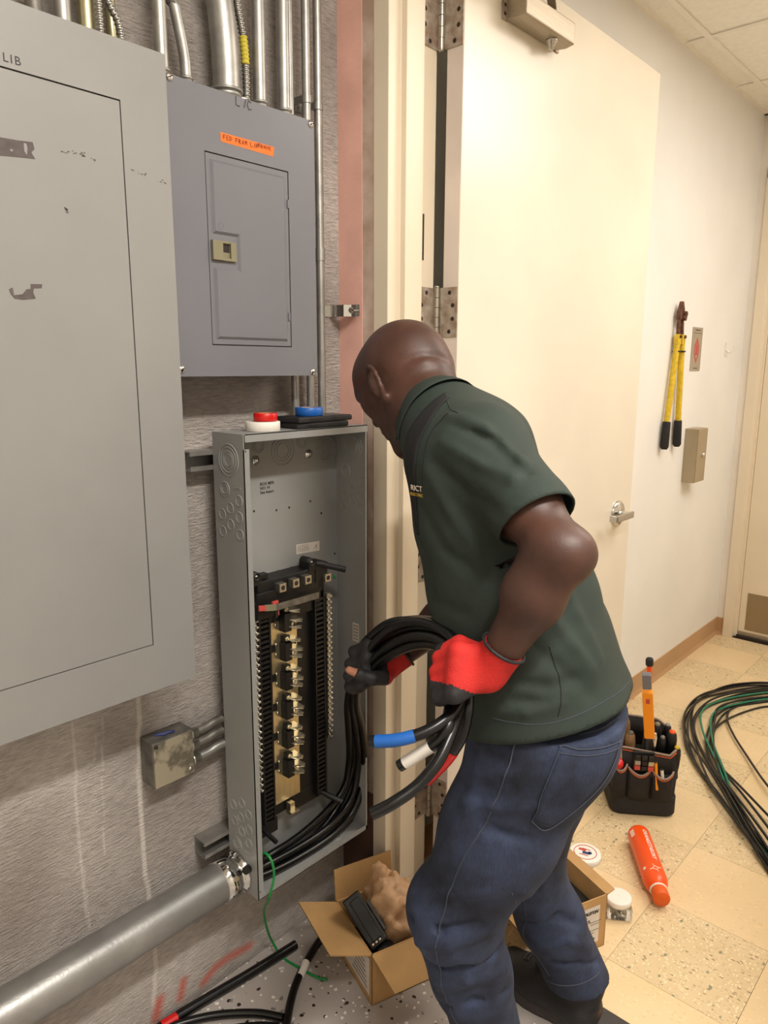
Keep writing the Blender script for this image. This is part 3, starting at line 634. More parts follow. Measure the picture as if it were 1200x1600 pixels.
# loose strap clamp sticking out beside the panels
cl = thing('conduit_clamp', 'shiny zinc strap clamp projecting from the pink strip near the head', 'clamp', (XA, 1.27, 1.62))
mb = MB(); zc, h = 1.617, .0135; mb.box((XA+.0005, 1.245, zc-h), (XA+.0022, 1.262, zc+h))
Pp = [(-1.328, 1.262), (-1.306, 1.263), (-1.300, 1.2645), (-1.286, 1.268), (-1.272, 1.280), (-1.262, 1.284), (-1.250, 1.283), (-1.244, 1.278)]
rows = [[(x, y, zc-h), (x, y, zc+h)] for x, y in Pp]; mb.grid(rows, False); rows = [[(x-.001, y+.0018, zc-h), (x-.001, y+.0018, zc+h)] for x, y in Pp][::-1]; mb.grid(rows, False)
link('clamp_body', mb, 'chrome', cl, bevel=0)
mb = MB(); mb.cyl((-1.262, 1.272, zc), (-1.262, 1.294, zc), .004, n=10); mb.cyl((-1.262, 1.266, zc), (-1.262, 1.272, zc), .0065, n=6); link('bolt', mb, 'chrome', cl)

# ================================================================ J-BOX AND ITS THREE STUB CONDUITS
jb = thing('junction_box', 'square weathered steel junction box on the concrete left of the open box', 'junction box', (XA, .75, .62))
jy0, jy1, jz0, jz1, jx = .700, .797, .619, .722, -1.279
mb = MB(); mb.box((XA+.0005, jy0, jz0), (jx, jy1, jz1)); link('box_body', mb, 'galvdull', jb, bevel=.003)
ch = .014; mb = MB(); mb.prism([(jx, jy0+.002, jz0+.002), (jx, jy1-.002, jz0+.002), (jx, jy1-.002, jz1-.002), (jx, jy0+ch, jz1-.002), (jx, jy0+.002, jz1-ch)], (.0025, 0, 0))
MT['jcover'] = mat('stained_cover_plate', (176, 168, 146), .4, .5, .25, 28, .1, 60, c2=(118, 112, 98), thr=(.38, .5))
link('cover_plate', mb, 'jcover', jb, bevel=.0008)
mb = MB(); mb.lathe((jx+.0025, jy1-.012, jz0+.014), (1, 0, 0), [(.0052, 0), (.005, .002), (.001, .003)], 12); link('cover_screw', mb, 'steel', jb)
mb = MB(); mb.lathe((jx+.0005, jy0+.009, jz1-.009), (1, 0, 0), [(.0045, 0), (.004, .002), (.001, .003)], 12); link('cover_screw', mb, 'dark', jb)
mb = MB(); mb.tube([(XA+.02, .725, jz1+.001), (XA+.035, .738, jz1+.004), (XA+.033, .752, jz1+.003), (XA+.045, .757, jz1+.007)], lambda i: .0035 if i < 3 else .002, 6); link('blue_tape_scrap', mb, 'blueink', jb)
for i, z in enumerate((.700, .672, .641)):
    c = thing('conduit_stub', ['topmost', 'middle', 'lowest'][i]+' of the three short conduits joining the junction box to the open box', 'conduit', (XM-.012, .80, z))
    x = XM-.012+(.004 if i == 2 else 0); r = .0098
    mb = MB(); mb.tube(spline([(x, .7985, z), (x, .84, z+.001), (x, .862, z+.0055), (x, .8835, z+.0065)], 5), r, 14); link('pipe', mb, 'galv' if i == 2 else 'galvdull', c)
    mb = MB(); mb.lathe((x, .7982, z), (0, 1, 0), [(r*1.05, 0), (r*1.4, 0), (r*1.4, .006), (r*1.15, .007), (r*1.15, .02), (r*1.03, .021)], 14); link('connector', mb, 'steel', c)

# ================================================================ BIG LOW CONDUIT
bc = thing('large_conduit', 'very thick galvanised pipe sloping away along the wall into the open box', 'conduit', (-1.255, .3, .36))
cx_, cz_, cr = -1.255, .339, .044
mb = MB(); mb.tube([(cx_, -.25+.1*k, cz_) for k in range(11)]+[(cx_, .829, cz_)], cr, 32); link('pipe', mb, 'galvbig', bc)
mb = MB(); mb.lathe((cx_, .826, cz_), (0, 1, 0), [(cr*1.02, 0), (cr*1.08, .001), (cr*1.08, .03), (cr*1.0, .034), (cr*1.0, .044), (cr*1.12, .046), (cr*1.12, .057)], 32); cn = link('connector', mb, 'chrome', bc)
for a in (.5, 1.25):
    mb = MB(); d = V(math.cos(a), 0, math.sin(a)); mb.cyl(V(cx_, .845, cz_)+d*cr*1.06, V(cx_, .845, cz_)+d*(cr*1.06+.006), .006, n=12); link('set_screw', mb, 'chrome', cn)
# struts behind the open box
def strut(label, z, ya, yb):
    s = thing('strut_channel', label, 'strut', (XA, ya, z)); h = .0205
    pr = [(0, -h), (.041, -h), (.041, -.011), (.0345, -.011), (.0345, -.0135), (.0385, -.0135), (.0385, -h+.0025), (.0025, -h+.0025), (.0025, h-.0025), (.0385, h-.0025), (.0385, .0135), (.0345, .0135), (.0345, .011), (.041, .011), (.041, h), (0, h)]
    mb = MB(); mb.prism([(XA+.0006+a, ya, z+b) for a, b in pr], (0, yb-ya, 0)); link('channel', mb, 'galv', s)
strut('upper strut channel holding the open box, left end showing beside its top', (-1.29,0.8296,1.294)[2], .829, 1.262)
strut('lower strut channel holding the open box, left end showing above the thick pipe', .408, .818, 1.262)

# ================================================================ OPEN ENCLOSURE
BX0, BX1, BY0, BY1, BZ0, BZ1 = -1.288, -1.183, .884, 1.241, .299, 1.353
ob = thing('open_panel_box', 'open grey steel panel box without its cover, exposing bus bars, beside the door frame', 'panel box', (BX0, 1.06, BZ0))
T = .0018
mb = MB(); mb.box((BX0, BY0+T, BZ0+T), (BX0+T, BY1-T, BZ1-T)); back = link('back_plate', mb, 'boxgrey', ob)
mb = MB(); mb.box((BX0, BY0, BZ0), (BX1, BY0+T, BZ1)); mb.box((BX1-T, BY0, BZ0), (BX1, BY0+.0145, BZ1-.030)); sl = link('side_plate', mb, 'boxgrey', ob)
mb = MB(); mb.box((BX0, BY1-T, BZ0), (BX1, BY1, BZ1)); mb.box((BX1-T, BY1-.006, BZ0), (BX1, BY1, BZ1-.012)); sr = link('side_plate', mb, 'boxgrey', ob)
mb = MB(); mb.box((BX0, BY0+T, BZ1-T), (BX1+.001, BY1, BZ1)); mb.box((BX1-.001, BY0+.004, BZ1-.016), (BX1+.001, BY1, BZ1)); st = link('top_plate', mb, 'boxgrey', ob)
mb = MB(); mb.box((BX0, BY0+T, BZ0), (BX1, BY1-T, BZ0+T)); mb.box((BX1-T, BY0+.0145, BZ0), (BX1, BY1-T, BZ0+.013)); sb = link('bottom_plate', mb, 'boxgrey', ob)
def ko(par, c, nrm, radii, ax=None):
    """knockout: pressed rings standing slightly proud"""
    nrm = Vector(nrm)
    mb = MB()
    for k, r in enumerate(radii):
        mb.lathe(Vector(c), nrm, [(r+.0014, 0), (r+.0005, .0015), (r-.0005, .0015), (r-.0014, 0)], 20, caps=False)
    mb.lathe(Vector(c), nrm, [(radii[-1]-.001, .0002), (.0005, .0002)], 16, caps=False)
    return link('knockout', mb, 'boxgrey', par)
L_ = (0, -1, 0)
ko(sl, ((-1.234,0.884,1.298)[0], BY0, (-1.234,0.884,1.298)[2]), L_, (.033, .026, .018, .013)); ko(sl, ((-1.25,0.884,1.236)[0], BY0, (-1.25,0.884,1.236)[2]), L_, (.0155, .010))
for q in ((-1.203,0.884,1.217), (-1.234,0.884,1.198), (-1.262,0.884,1.182), (-1.204,0.884,1.183), (-1.234,0.884,1.163), (-1.262,0.884,1.145), (-1.203,0.884,1.146), (-1.266,0.884,0.5043), (-1.262,0.884,0.4653), (-1.239,0.884,0.4844), (-1.21,0.884,0.5035), (-1.237,0.884,0.4495), (-1.21,0.884,0.4653), (-1.212,0.884,0.4307), (-1.233,0.884,0.5222)):
    ko(sl, (q[0], BY0, q[2]), L_, (.0108,))
ko(sl, ((-1.256,0.884,0.4092)[0], BY0, (-1.256,0.884,0.4092)[2]), L_, (.0155, .010))
for q in ((-1.207,0.884,1.243), (-1.218,0.884,0.4033)):
    mb = MB(); mb.obox((q[0], BY0-.0005, q[2]), (.010, 0, 0), (0, .0006, 0), (0, 0, .002)); link('slot_tab', mb, 'boxgrey', sl)
ko(sr, ((-1.233,1.239,1.299)[0], BY1-T, (-1.233,1.239,1.299)[2]), L_, (.033, .026, .018, .013))
ko(sr, ((-1.254,1.239,1.237)[0], BY1-T, (-1.254,1.239,1.237)[2]), L_, (.0155, .010))
for q in ((-1.232,1.239,1.2), (-1.202,1.239,1.214), (-1.256,1.239,1.182), (-1.202,1.239,1.182), (-1.23,1.239,1.164), (-1.259,1.239,1.148), (-1.202,1.239,1.147)): ko(sr, (q[0], BY1-T, q[2]), L_, (.0108,))
XBK = BX0+T
ko(back, (XBK, (-1.286,1.002,1.314)[1], (-1.286,1.002,1.314)[2]), (1, 0, 0), (.0155, .010)); ko(back, (XBK, (-1.286,1.071,1.298)[1], (-1.286,1.071,1.298)[2]), (1, 0, 0), (.033, .024, .017))
ko(back, (XBK, (-1.286,1.129,1.314)[1], (-1.286,1.129,1.314)[2]), (1, 0, 0), (.0155, .010)); ko(back, (XBK, (-1.286,1.204,1.289)[1], (-1.286,1.204,1.289)[2]), (1, 0, 0), (.033, .024, .017))
ko(sb, ((-1.324,1.101,0.3008)[0], (-1.324,1.101,0.3008)[1], BZ0+T), (0, 0, 1), (.033, .024, .015)); ko(sb, ((-1.328,1.051,0.3008)[0], (-1.328,1.051,0.3008)[1], BZ0+T), (0, 0, 1), (.0155, .010)); ko(sb, ((-1.251,1.157,0.3008)[0]+.03, (-1.251,1.157,0.3008)[1], BZ0+T), (0, 0, 1), (.0155, .010))
for q in ((-1.286,0.9924,1.283), (-1.286,1.149,1.284)):
    mb = MB(); c = (XBK, q[1], q[2]); mb.lathe(c, (1, 0, 0), [(.0105, 0), (.0105, .0015), (.0062, .0018), (.0055, .005), (.002, .006)], 18); link('mounting_screw', mb, 'chrome', back)
for q in ((-1.286,0.9844,1.17), (-1.286,1.048,1.163), (-1.286,1.086,1.164), (-1.286,1.152,1.17), (-1.286,1.187,1.136), (-1.286,1.049,1.019), (-1.286,1.088,1.019), (-1.286,1.231,1.026)):
    mb = MB(); mb.cyl((XBK-.0002, q[1], q[2]), (XBK+.0003, q[1], q[2]), .0028, n=10); link('screw_hole', mb, 'dark', back)
for z in (BZ1-.034, BZ0+.02):
    mb = MB(); mb.cyl((BX1-.0002, BY0+.005, z), (BX1+.0003, BY0+.005, z), .0017, n=8); link('screw_hole', mb, 'dark', sl)
# printed data and labels
lb = patch('printed_label', [(-1.286,1.105,1.072), (-1.286,1.179,1.068), (-1.286,1.179,1.044), (-1.286,1.105,1.048)], 'label', back, XBK+.0001, .0003)
q0 = Vector((-1.286,1.107,1.068)); q1 = Vector((-1.286,1.156,1.066)); rr = (q1-q0).normalized(); mb = MB()
for k in range(5):
    for j in range(6): mb.obox(q0+rr*(.004+.0062*j)+V(.0001, 0, -.0008-.0034*k), (.0001, 0, 0), rr*random.uniform(.0018, .003), (0, 0, .0006))
link('fine_print', mb, 'ink', lb)
mb = MB(); c = Vector((-1.286,1.168,1.056)); mb.tube([c+V(0, -.005, -.004), c+V(0, 0, .001), c+V(0, -.001, .005)], .0006, 5); mb.tube([c+V(0, .004, -.005), c, c+V(0, .004, .006)], .0006, 5); link('pictogram', mb, 'ink', lb)
text('ink_stamp', 'BOX MFR\nNO 14\nSee Insert', .0095, 'ink', (XBK+.0002, (-1.286,1.003,1.225)[1], (-1.286,1.003,1.225)[2]), (0, 1, 0), (0, 0, 1), back, bold=.0002)
q = (-1.221,1.239,0.8325); mb = MB(); mb.box((q[0]-.011, BY1-T-.0006, q[2]-.024), (q[0]+.011, BY1-T-.0001, q[2]+.024)); lb = link('printed_label', mb, 'label', sr)
mb = MB()
for k in range(4):
    for j in range(5): mb.box((q[0]-.008+.0045*k, BY1-T-.0008, q[2]-.02+.0085*j), (q[0]-.0062+.0045*k, BY1-T-.0005, q[2]-.0145+.0085*j))
link('fine_print', mb, 'ink', lb)

# ---------------- interior: bus assembly
X0 = XBK+.0002; gx = -1.243           # front level of the bus strips
ya, yb = .948, 1.165                   # black base left and right
zt, zb = .985, .425
mb = MB(); mb.box((X0, ya, zb), (gx-.012, yb, zt)); basep = link('interior_base', mb, 'black', ob, bevel=.003)
cy = (-1.24,1.034,0.7061)[1]             # centre line of the stab column
mb = MB()
mb.box((gx-.011, cy-.046, zb+.03), (gx-.008, cy+.038, zt-.045))
bs = link('bus_plate', mb, 'brass', ob, bevel=.001)
# breaker hook rails left and right: repeated slots
for nm, y, n in (('left', ya+.022, 42), ('right', yb-.028, 42)):
    mb = MB()
    for k in range(n):
        z = zb+.015+(zt-zb-.06)*k/(n-1)
        mb.box((gx-.013, y-.014, z-.0038), (gx+.002, y+.010, z+.0022))
    mb.box((gx-.013, y-.018, zb), (gx+.004, y-.014, zt-.03)); mb.box((gx-.013, y+.013, zb), (gx+.0005, y+.018, zt-.03))
    o = link('breaker_hook_rail', mb, 'black', ob); o['kind'] = 'stuff'
# neutral terminal bars with their screws
for (y, z0_, z1_, nm) in ((ya-.003, .515, .985, 0), (yb+.004, .565, .945, 1)):
    mb = MB(); mb.box((gx-.014, y-.0065, z0_), (gx-.001, y+.0065, z1_)); nb = link('neutral_bar', mb, 'steel', ob, bevel=.001)
    n = int((z1_-z0_)/.0074); mb = MB()
    for k in range(n):
        z = z0_+.004+k*.0074; yy = y+(-.0038 if k % 2 else .0038)
        mb.lathe((gx-.001, yy, z), (1, 0, 0), [(.0036, 0), (.0036, .004), (.0028, .0052), (.001, .0052)], 8)
        mb.box((gx+.0042, yy-.003, z-.0006), (gx+.0048, yy+.003, z+.0006))
    o = link('terminal_screw', mb, 'chrome', nb); o['kind'] = 'stuff'
# stab groups down the middle
zg = [(-1.235,1.036,0.9236)[2], (-1.235,1.034,0.8527)[2], (-1.235,1.032,0.7807)[2], (-1.235,1.03,0.7077)[2], (-1.235,1.028,0.6335)[2], (-1.235,1.026,0.5583)[2]]
def stab_group(z, first):
    mb = MB(); mb.box((gx-.009, cy-.0165, z-.034), (gx+.014, cy+.004, z+.010)); mb.box((gx-.009, cy-.013, z+.010), (gx+.006, cy+.005, z+.024))
    ins = link('insulator', mb, 'black', ob, bevel=.0012)
    for dz, dy in ((.014, .006), (-.010, .012), (-.026, .010)):
        mb = MB(); c = V(gx, cy+dy-.003, z+dz)
        mb.prism([c+V(-.006, -.010, .004), c+V(.014, -.012, .003), c+V(.026, -.006, 0), c+V(.022, .002, -.002), c+V(.032, .010, -.001), c+V(.026, .018, .001), c+V(-.006, .016, .004)], (0, 0, .0016)); mb.box(tuple(c+V(-.006, -.010, -.007)), tuple(c+V(-.004, .016, .004)))
        link('stab', mb, 'tabs', ins)
    mb = MB(); mb.lathe((gx+.006, cy-.006, z+.018), (1, 0, 0), [(.006, 0), (.006, .004), (.003, .0052), (.0008, .0052)], 12); link('bus_screw', mb, 'brass', ins)
    for s, dz in ((-1, -.001), (1, -.012)):
        mb = MB(); mb.box((gx-.0079, cy-.004+s*.031-.0062, z+dz-.009), (gx-.006, cy-.004+s*.031+.0062, z+dz+.009)); link('bus_opening', mb, 'black', ins, bevel=.002)
    mb = MB()
    for dz in (.006, -.018): mb.lathe((gx-.008, cy-.026, z+dz), (1, 0, 0), [(.004, 0), (.0035, .002), (.0008, .0026)], 10)
    link('rivet', mb, 'tabs', ins)
for k, z in enumerate(zg): stab_group(z, k == 0)
# head of the assembly: lug block, three line lugs, neutral lug, tie bar, posts, side arms
mb = MB(); mb.box((X0, ya+.004, zt-.018), (gx+.004, yb-.03, zt+.036)); mb.box((X0, ya-.004, zt-.05), (gx+.010, ya+.05, zt+.012)); mb.box((gx-.02, ya+.012, zt+.036), (gx-.004, ya+.04, zt+.05)); mb.box((X0, yb-.045, zt), (gx+.006, yb-.005, zt+.044)); mb.box((X0, ya+.06, zt-.07), (gx-.002, yb-.02, zt-.018))
hb = link('lug_block', mb, 'black', ob, bevel=.002)
for q in ((-1.225,1.01,1), (-1.225,1.049,1.002), (-1.225,1.086,1.002), (-1.235,1.154,0.9913)):
    x = gx+.006 if q[0] > -1.23 else gx; mb = MB(); s = .0098; c = V(x, q[1], q[2])
    mb.box((c.x-.004, c.y-s, c.z-s), (c.x+.014, c.y+s, c.z+s)); mb.box((c.x-.014, c.y-s*.8, c.z+s*.2), (c.x-.004, c.y+s*.8, c.z+s*1.5)); lg = link('line_lug', mb, 'steel', hb, bevel=.0008)
    mb = MB(); mb.lathe((c.x+.014, c.y, c.z), (1, 0, 0), [(.0058, .0002), (.0052, .0006), (.0045, .0004)], 12); link('lug_screw', mb, 'dark', lg)
q = Vector((-1.235,1.177,0.9879)); mb = MB(); mb.lathe(q, (.8, .5, 0), [(.005, 0), (.005, .004), (.002, .006)], 10); link('green_screw', mb, 'green', hb)
for q in ((-1.23,0.9497,1.035), (-1.23,1.111,1.036)):
    c = V(gx+.002, q[1], q[2]); mb = MB(); mb.lathe(c-V(.03, 0, 0), (1, 0, 0), [(.0105, 0), (.0105, .034), (.007, .0345), (.005, .030)], 18); mb.box((c.x-.03, c.y-.0105, c.z-.02), (c.x+.003, c.y+.0105, c.z)); pt = link('post', mb, 'black', ob)
    mb = MB(); mb.lathe(c+V(.0005, 0, 0), (1, 0, 0), [(.004, 0), (.004, .002), (.001, .0024)], 10); link('post_screw', mb, 'steel', pt)
def arm(a, b, r=.0072):
    mb = MB(); a = Vector(a); b = Vector(b); mb.tube([a, a.lerp(b, .22)+V(0, 0, .002), a.lerp(b, .4), b], r, 10); link('side_arm', mb, 'black', ob)
arm((-1.24,1.128,1.03), (-1.195,1.179,1.013)); arm((-1.26,1.145,0.4198), (-1.21,1.176,0.3962)); arm((-1.255,0.9554,0.4095), (-1.205,0.9567,0.399), .0055)
P0, P1, P2 = Vector((-1.222,0.9392,0.9692)), Vector((-1.212,0.9807,0.9641)), Vector((-1.225,1.119,0.9569))
def bar(nm, a, b, h, t, m, par):
    d = (b-a); n = d.cross(V(0, 0, 1)).normalized(); mb = MB(); mb.obox((a+b)/2, d/2, n*t, (0, 0, h)); return link(nm, mb, m, par, bevel=.0006)
tb = bar('tie_bar', P1, P2, .0075, .0014, 'galvdull', ob); bar('tie_bar_end', P0+(P1-P0)*.35, P1, .0072, .0014, 'olive', tb); bar('red_tab', P0, P0+(P1-P0)*.4, .006, .002, 'redink', tb)
mb = MB(); mb.box((P1.x-.006, P1.y-.009, P1.z+.008), (P1.x-.001, P1.y+.007, P1.z+.014)); mb.box((P1.x-.008, P1.y+.004, P1.z-.021), (P1.x-.003, P1.y+.010, P1.z-.010)); link('red_tab', mb, 'redink', tb)
mb = MB(); mb.box((P1.x-.004, P1.y-.004, P1.z-.024), (P1.x+.001, P1.y+.004, P1.z-.008)); link('clip', mb, 'black', tb)
mb = MB(); mb.box((X0, ya+.0, zb-.035), (gx-.006, ya+.05, zb)); mb.box((X0, cy+.012, zb-.012), (gx-.010, yb, zb+.03)); link('base_foot', mb, 'black', ob, bevel=.002)
mb = MB(); mb.box((gx-.008, cy-.008, zb-.004), (gx+.008, cy+.006, zb+.026)); mb.box((gx+.004, cy-.012, zb+.004), (gx+.018, cy+.012, zb+.007)); link('end_clip', mb, 'tabs', ob)

# ================================================================ THINGS ON TOP OF THE BOX
def roll(label, c, r, ri, h, m):
    t = thing('tape_roll', label, 'tape', c); mb = MB()
    mb.lathe(c, (0, 0, 1), [(ri, 0), (r-.0006, 0), (r, .0006), (r, h-.0006), (r-.0006, h), (ri, h), (ri, 0)], 40, caps=False); link('tape_band', mb, m, t)
    mb = MB(); mb.lathe(c, (0, 0, 1), [(ri-.002, .0002), (ri-.0001, .0002), (ri-.0001, h-.0002), (ri-.002, h-.0002), (ri-.002, .0002)], 32, caps=False); link('core', mb, 'card', t)
ZT = BZ1+.0004
c = (-1.41,1.116,1.353); roll('white roll of electrical tape lying flat under the red roll', (-1.226, .968, ZT), .0365, .019, .0195, 'white')
roll('red roll of electrical tape stacked on the white roll', (-1.226, .976, ZT+.0199), .0250, .015, .0165, 'red')
def phone(label, c, l, wd, h, ang):
    t = thing('mobile_phone', label, 'phone', c); cx, cyy, z = c; a = V(math.sin(ang), math.cos(ang), 0); b = V(math.cos(ang), -math.sin(ang), 0); C = V(cx, cyy, z+h/2)
    mb = MB(); mb.obox(C, a*l/2, b*wd/2, (0, 0, h/2)); link('case', mb, 'rubber', t, bevel=.0035)
    mb = MB(); mb.obox(C+b*(wd/2+.0001)-a*l*.2, a*.016, b*.0004, (0, 0, h*.22)); mb.obox(C+b*(wd/2+.0001)+a*l*.22, a*.012, b*.0004, (0, 0, h*.2)); link('side_button', mb, 'black', t)
    mb = MB(); mb.obox(C+V(0, 0, h/2), a*l*.47, b*wd*.44, (0, 0, .0003)); link('screen', mb, 'blackgloss', t)
phone('black phone lying flat on the box, lower of the two', (-1.226, 1.112, ZT), .150, .072, .0125, .03)
phone('black phone on top of the other one, under the blue tape', (-1.228, 1.117, ZT+.0129), .165, .078, .0125, -.02)
roll('blue roll of electrical tape lying on the two black phones', (-1.232, 1.104, ZT+.0258), .031, .018, .0175, 'blue')

# ================================================================ SMOOTH BODY BUILDER (signed distance grid -> one continuous surface)
class SDF:
    def __init__(s, lo, hi, h):
        s.lo = np.array(lo, np.float32); s.h = h; s.n = [int((b-a)/h)+1 for a, b in zip(lo, hi)]
        s.A = np.full(s.n, .15, np.float32); s.ax = [np.float32(lo[i])+h*np.arange(s.n[i], dtype=np.float32) for i in range(3)]
    def sub(s, lo, hi):
        sl = []
        for i in range(3):
            a = max(0, int((lo[i]-s.lo[i])/s.h)); b = min(s.n[i], int((hi[i]-s.lo[i])/s.h)+2); sl.append(slice(a, max(a, b)))
        sl = tuple(sl); X = s.ax[0][sl[0]][:, None, None]; Y = s.ax[1][sl[1]][None, :, None]; Z = s.ax[2][sl[2]][None, None, :]
        return sl, X, Y, Z
    def put(s, sl, d, k):
        A = s.A[sl]
        if k > 0:
            h = np.clip(.5+.5*(A-d)/k, 0, 1); s.A[sl] = A+(d-A)*h-k*h*(1-h)
        else: s.A[sl] = np.minimum(A, d)
    def cap(s, a, b, ra, rb=None, k=.02, neg=False, sq=None):
        """tapered limb from a to b; sq=(axis, factor) widens it along an axis"""
        rb = ra if rb is None else rb; a = np.array(a[:3], float); b = np.array(b[:3], float); m = max(ra, rb)*(1/sq[1] if sq else 1)+k+3*s.h
        sl, X, Y, Z = s.sub(np.minimum(a, b)-m, np.maximum(a, b)+m); d = b-a; px, py, pz = X-a[0], Y-a[1], Z-a[2]
        L = max(1e-9, float(d@d))
        if sq:
            u = np.array(sq[0], float); u /= np.linalg.norm(u); f = 1-sq[1]; t0 = np.clip((px*d[0]+py*d[1]+pz*d[2])/L, 0, 1)
            qx, qy, qz = px-d[0]*t0, py-d[1]*t0, pz-d[2]*t0; w = (qx*u[0]+qy*u[1]+qz*u[2])*f
            qx, qy, qz = qx-w*u[0], qy-w*u[1], qz-w*u[2]
        else:
            t0 = np.clip((px*d[0]+py*d[1]+pz*d[2])/L, 0, 1); qx, qy, qz = px-d[0]*t0, py-d[1]*t0, pz-d[2]*t0
        dd = np.sqrt(qx*qx+qy*qy+qz*qz)-(ra+(rb-ra)*t0)
        if neg: s.A[sl] = -s.smin_(-s.A[sl], dd, k)
        else: s.put(sl, dd, k)
    @staticmethod
    def smin_(a, b, k):
        h = np.clip(.5+.5*(a-b)/max(k, 1e-6), 0, 1); return a+(b-a)*h-k*h*(1-h)
    def ell(s, c, R, r, k=.02, neg=False):
        """ellipsoid, axes = rows of R, radii r"""
        c = np.array(c, float); R = np.array(R, float); m = max(r)+k+3*s.h; sl, X, Y, Z = s.sub(c-m, c+m); px, py, pz = X-c[0], Y-c[1], Z-c[2]
        q = [R[i][0]*px+R[i][1]*py+R[i][2]*pz for i in range(3)]
        k0 = np.sqrt(sum((q[i]/r[i])**2 for i in range(3))); k1 = np.sqrt(sum((q[i]/r[i]**2)**2 for i in range(3)))+1e-9; dd = k0*(k0-1)/k1
        if neg: s.A[sl] = -s.smin_(-s.A[sl], dd, k)
        else: s.put(sl, dd, k)
    def cut(s, p, n, rad):
        """removes the side of the plane p,n that n points to, within rad of p"""
        p = np.array(p[:3], float); n = np.array(n, float); n /= np.linalg.norm(n); sl, X, Y, Z = s.sub(p-rad, p+rad)
        d = (X-p[0])*n[0]+(Y-p[1])*n[1]+(Z-p[2])*n[2]; r2 = (X-p[0])**2+(Y-p[1])**2+(Z-p[2])**2
        s.A[sl] = np.where(r2 < rad*rad, np.maximum(s.A[sl], d), s.A[sl])
    def mesh(s):
        """surface nets"""
        A = s.A; A[0] = A[-1] = .1; A[:, 0] = A[:, -1] = .1; A[:, :, 0] = A[:, :, -1] = .1
        I = A < 0; n = [x-1 for x in s.n]
        cnt = np.zeros(n, np.int8)
        for i in (0, 1):
            for j in (0, 1):
                for k in (0, 1): cnt += I[i:i+n[0], j:j+n[1], k:k+n[2]]
        act = (cnt > 0) & (cnt < 8); idx = np.full(n, -1, np.int64); C = np.argwhere(act); idx[act] = np.arange(len(C))
        P = np.zeros((len(C), 3)); W = np.zeros(len(C))
        cor = [(i, j, k) for i in (0, 1) for j in (0, 1) for k in (0, 1)]
        val = {c: A[C[:, 0]+c[0], C[:, 1]+c[1], C[:, 2]+c[2]] for c in cor}
        for a in cor:
            for ax in range(3):
                if a[ax] == 0:
                    b = list(a); b[ax] = 1; b = tuple(b); va, vb = val[a], val[b]; m = (va < 0) != (vb < 0)
                    t = np.where(m, va/np.where(m, va-vb, 1), 0)
                    for d in range(3): P[:, d] += m*(a[d]+(t if d == ax else 0))
                    W += m
        P = (P/W[:, None]+C)*s.h+s.lo
        Q = []
        for ax in range(3):
            o = [(ax+1) % 3, (ax+2) % 3]; sa = [slice(None)]*3; sb = [slice(None)]*3; sa[ax] = slice(0, -1); sb[ax] = slice(1, None)
            ch = I[tuple(sa)] != I[tuple(sb)]; E = np.argwhere(ch)
            ok = (E[:, o[0]] > 0) & (E[:, o[1]] > 0) & (E[:, o[0]] < s.n[o[0]]-1) & (E[:, o[1]] < s.n[o[1]]-1); E = E[ok]
            ins = I[E[:, 0], E[:, 1], E[:, 2]]; q = []
            for d0, d1 in ((1, 1), (0, 1), (0, 0), (1, 0)):
                c = E.copy(); c[:, o[0]] -= d0; c[:, o[1]] -= d1; q.append(idx[c[:, 0], c[:, 1], c[:, 2]])
            q = np.stack(q, 1); q = np.where(ins[:, None], q, q[:, ::-1]); Q.append(q)
        return P, np.concatenate(Q)
def relax(P, Q, it=2, lam=.5):
    e = np.concatenate([Q[:, [0, 1]], Q[:, [1, 2]], Q[:, [2, 3]], Q[:, [3, 0]]]); n = len(P)
    for _ in range(it):
        S = np.zeros_like(P); c = np.bincount(e[:, 0], minlength=n)+np.bincount(e[:, 1], minlength=n)
        for d in range(3): S[:, d] = np.bincount(e[:, 0], P[e[:, 1], d], n)+np.bincount(e[:, 1], P[e[:, 0], d], n)
        P = P+lam*(S/np.maximum(c, 1)[:, None]-P)
    return P
def sdf_obj(name, S, mats, parent=None, it=2, matf=None, drop=None, planes=()):
    P, Q = S.mesh()
    if drop is not None: Q = Q[~drop(P[Q].mean(1))]
    P = relax(P, Q, it)
    if len(planes):
        e = np.sort(np.concatenate([Q[:, [0, 1]], Q[:, [1, 2]], Q[:, [2, 3]], Q[:, [3, 0]]]), 1); u, c = np.unique(e[:, 0]*(len(P)+1)+e[:, 1], return_counts=True)
        bd = np.unique(np.concatenate([u[c == 1]//(len(P)+1), u[c == 1] % (len(P)+1)]))
        for q, n_, r_ in planes:
            q = np.array(q); n_ = np.array(n_)/np.linalg.norm(n_); d = (P[bd]-q)@n_; k = (np.abs(d) < .012) & (np.linalg.norm(P[bd]-q, axis=1) < r_); P[bd[k]] -= d[k][:, None]*n_
    me = bpy.data.meshes.new(name); me.vertices.add(len(P)); me.loops.add(Q.size); me.polygons.add(len(Q))
    o0 = np.array(list(parent['org'])) if parent is not None else np.zeros(3)
    me.vertices.foreach_set('co', (P-o0).astype(np.float32).ravel()); me.loops.foreach_set('vertex_index', Q.astype(np.int32).ravel())
    me.polygons.foreach_set('loop_start', np.arange(0, Q.size, 4, dtype=np.int32)); me.polygons.foreach_set('loop_total', np.full(len(Q), 4, np.int32))
    for m in mats: me.materials.append(MT[m])
    if matf is not None: me.polygons.foreach_set('material_index', matf(P[Q].mean(1)).astype(np.int32))
    me.polygons.foreach_set('use_smooth', np.ones(len(Q), bool)); me.update(calc_edges=True); me.validate()
    o = bpy.data.objects.new(name, me); COL.objects.link(o)
    if parent is not None: o.parent = parent; o['org'] = list(parent['org'])
    o['_PQ'] = 0
    return o, P, Q
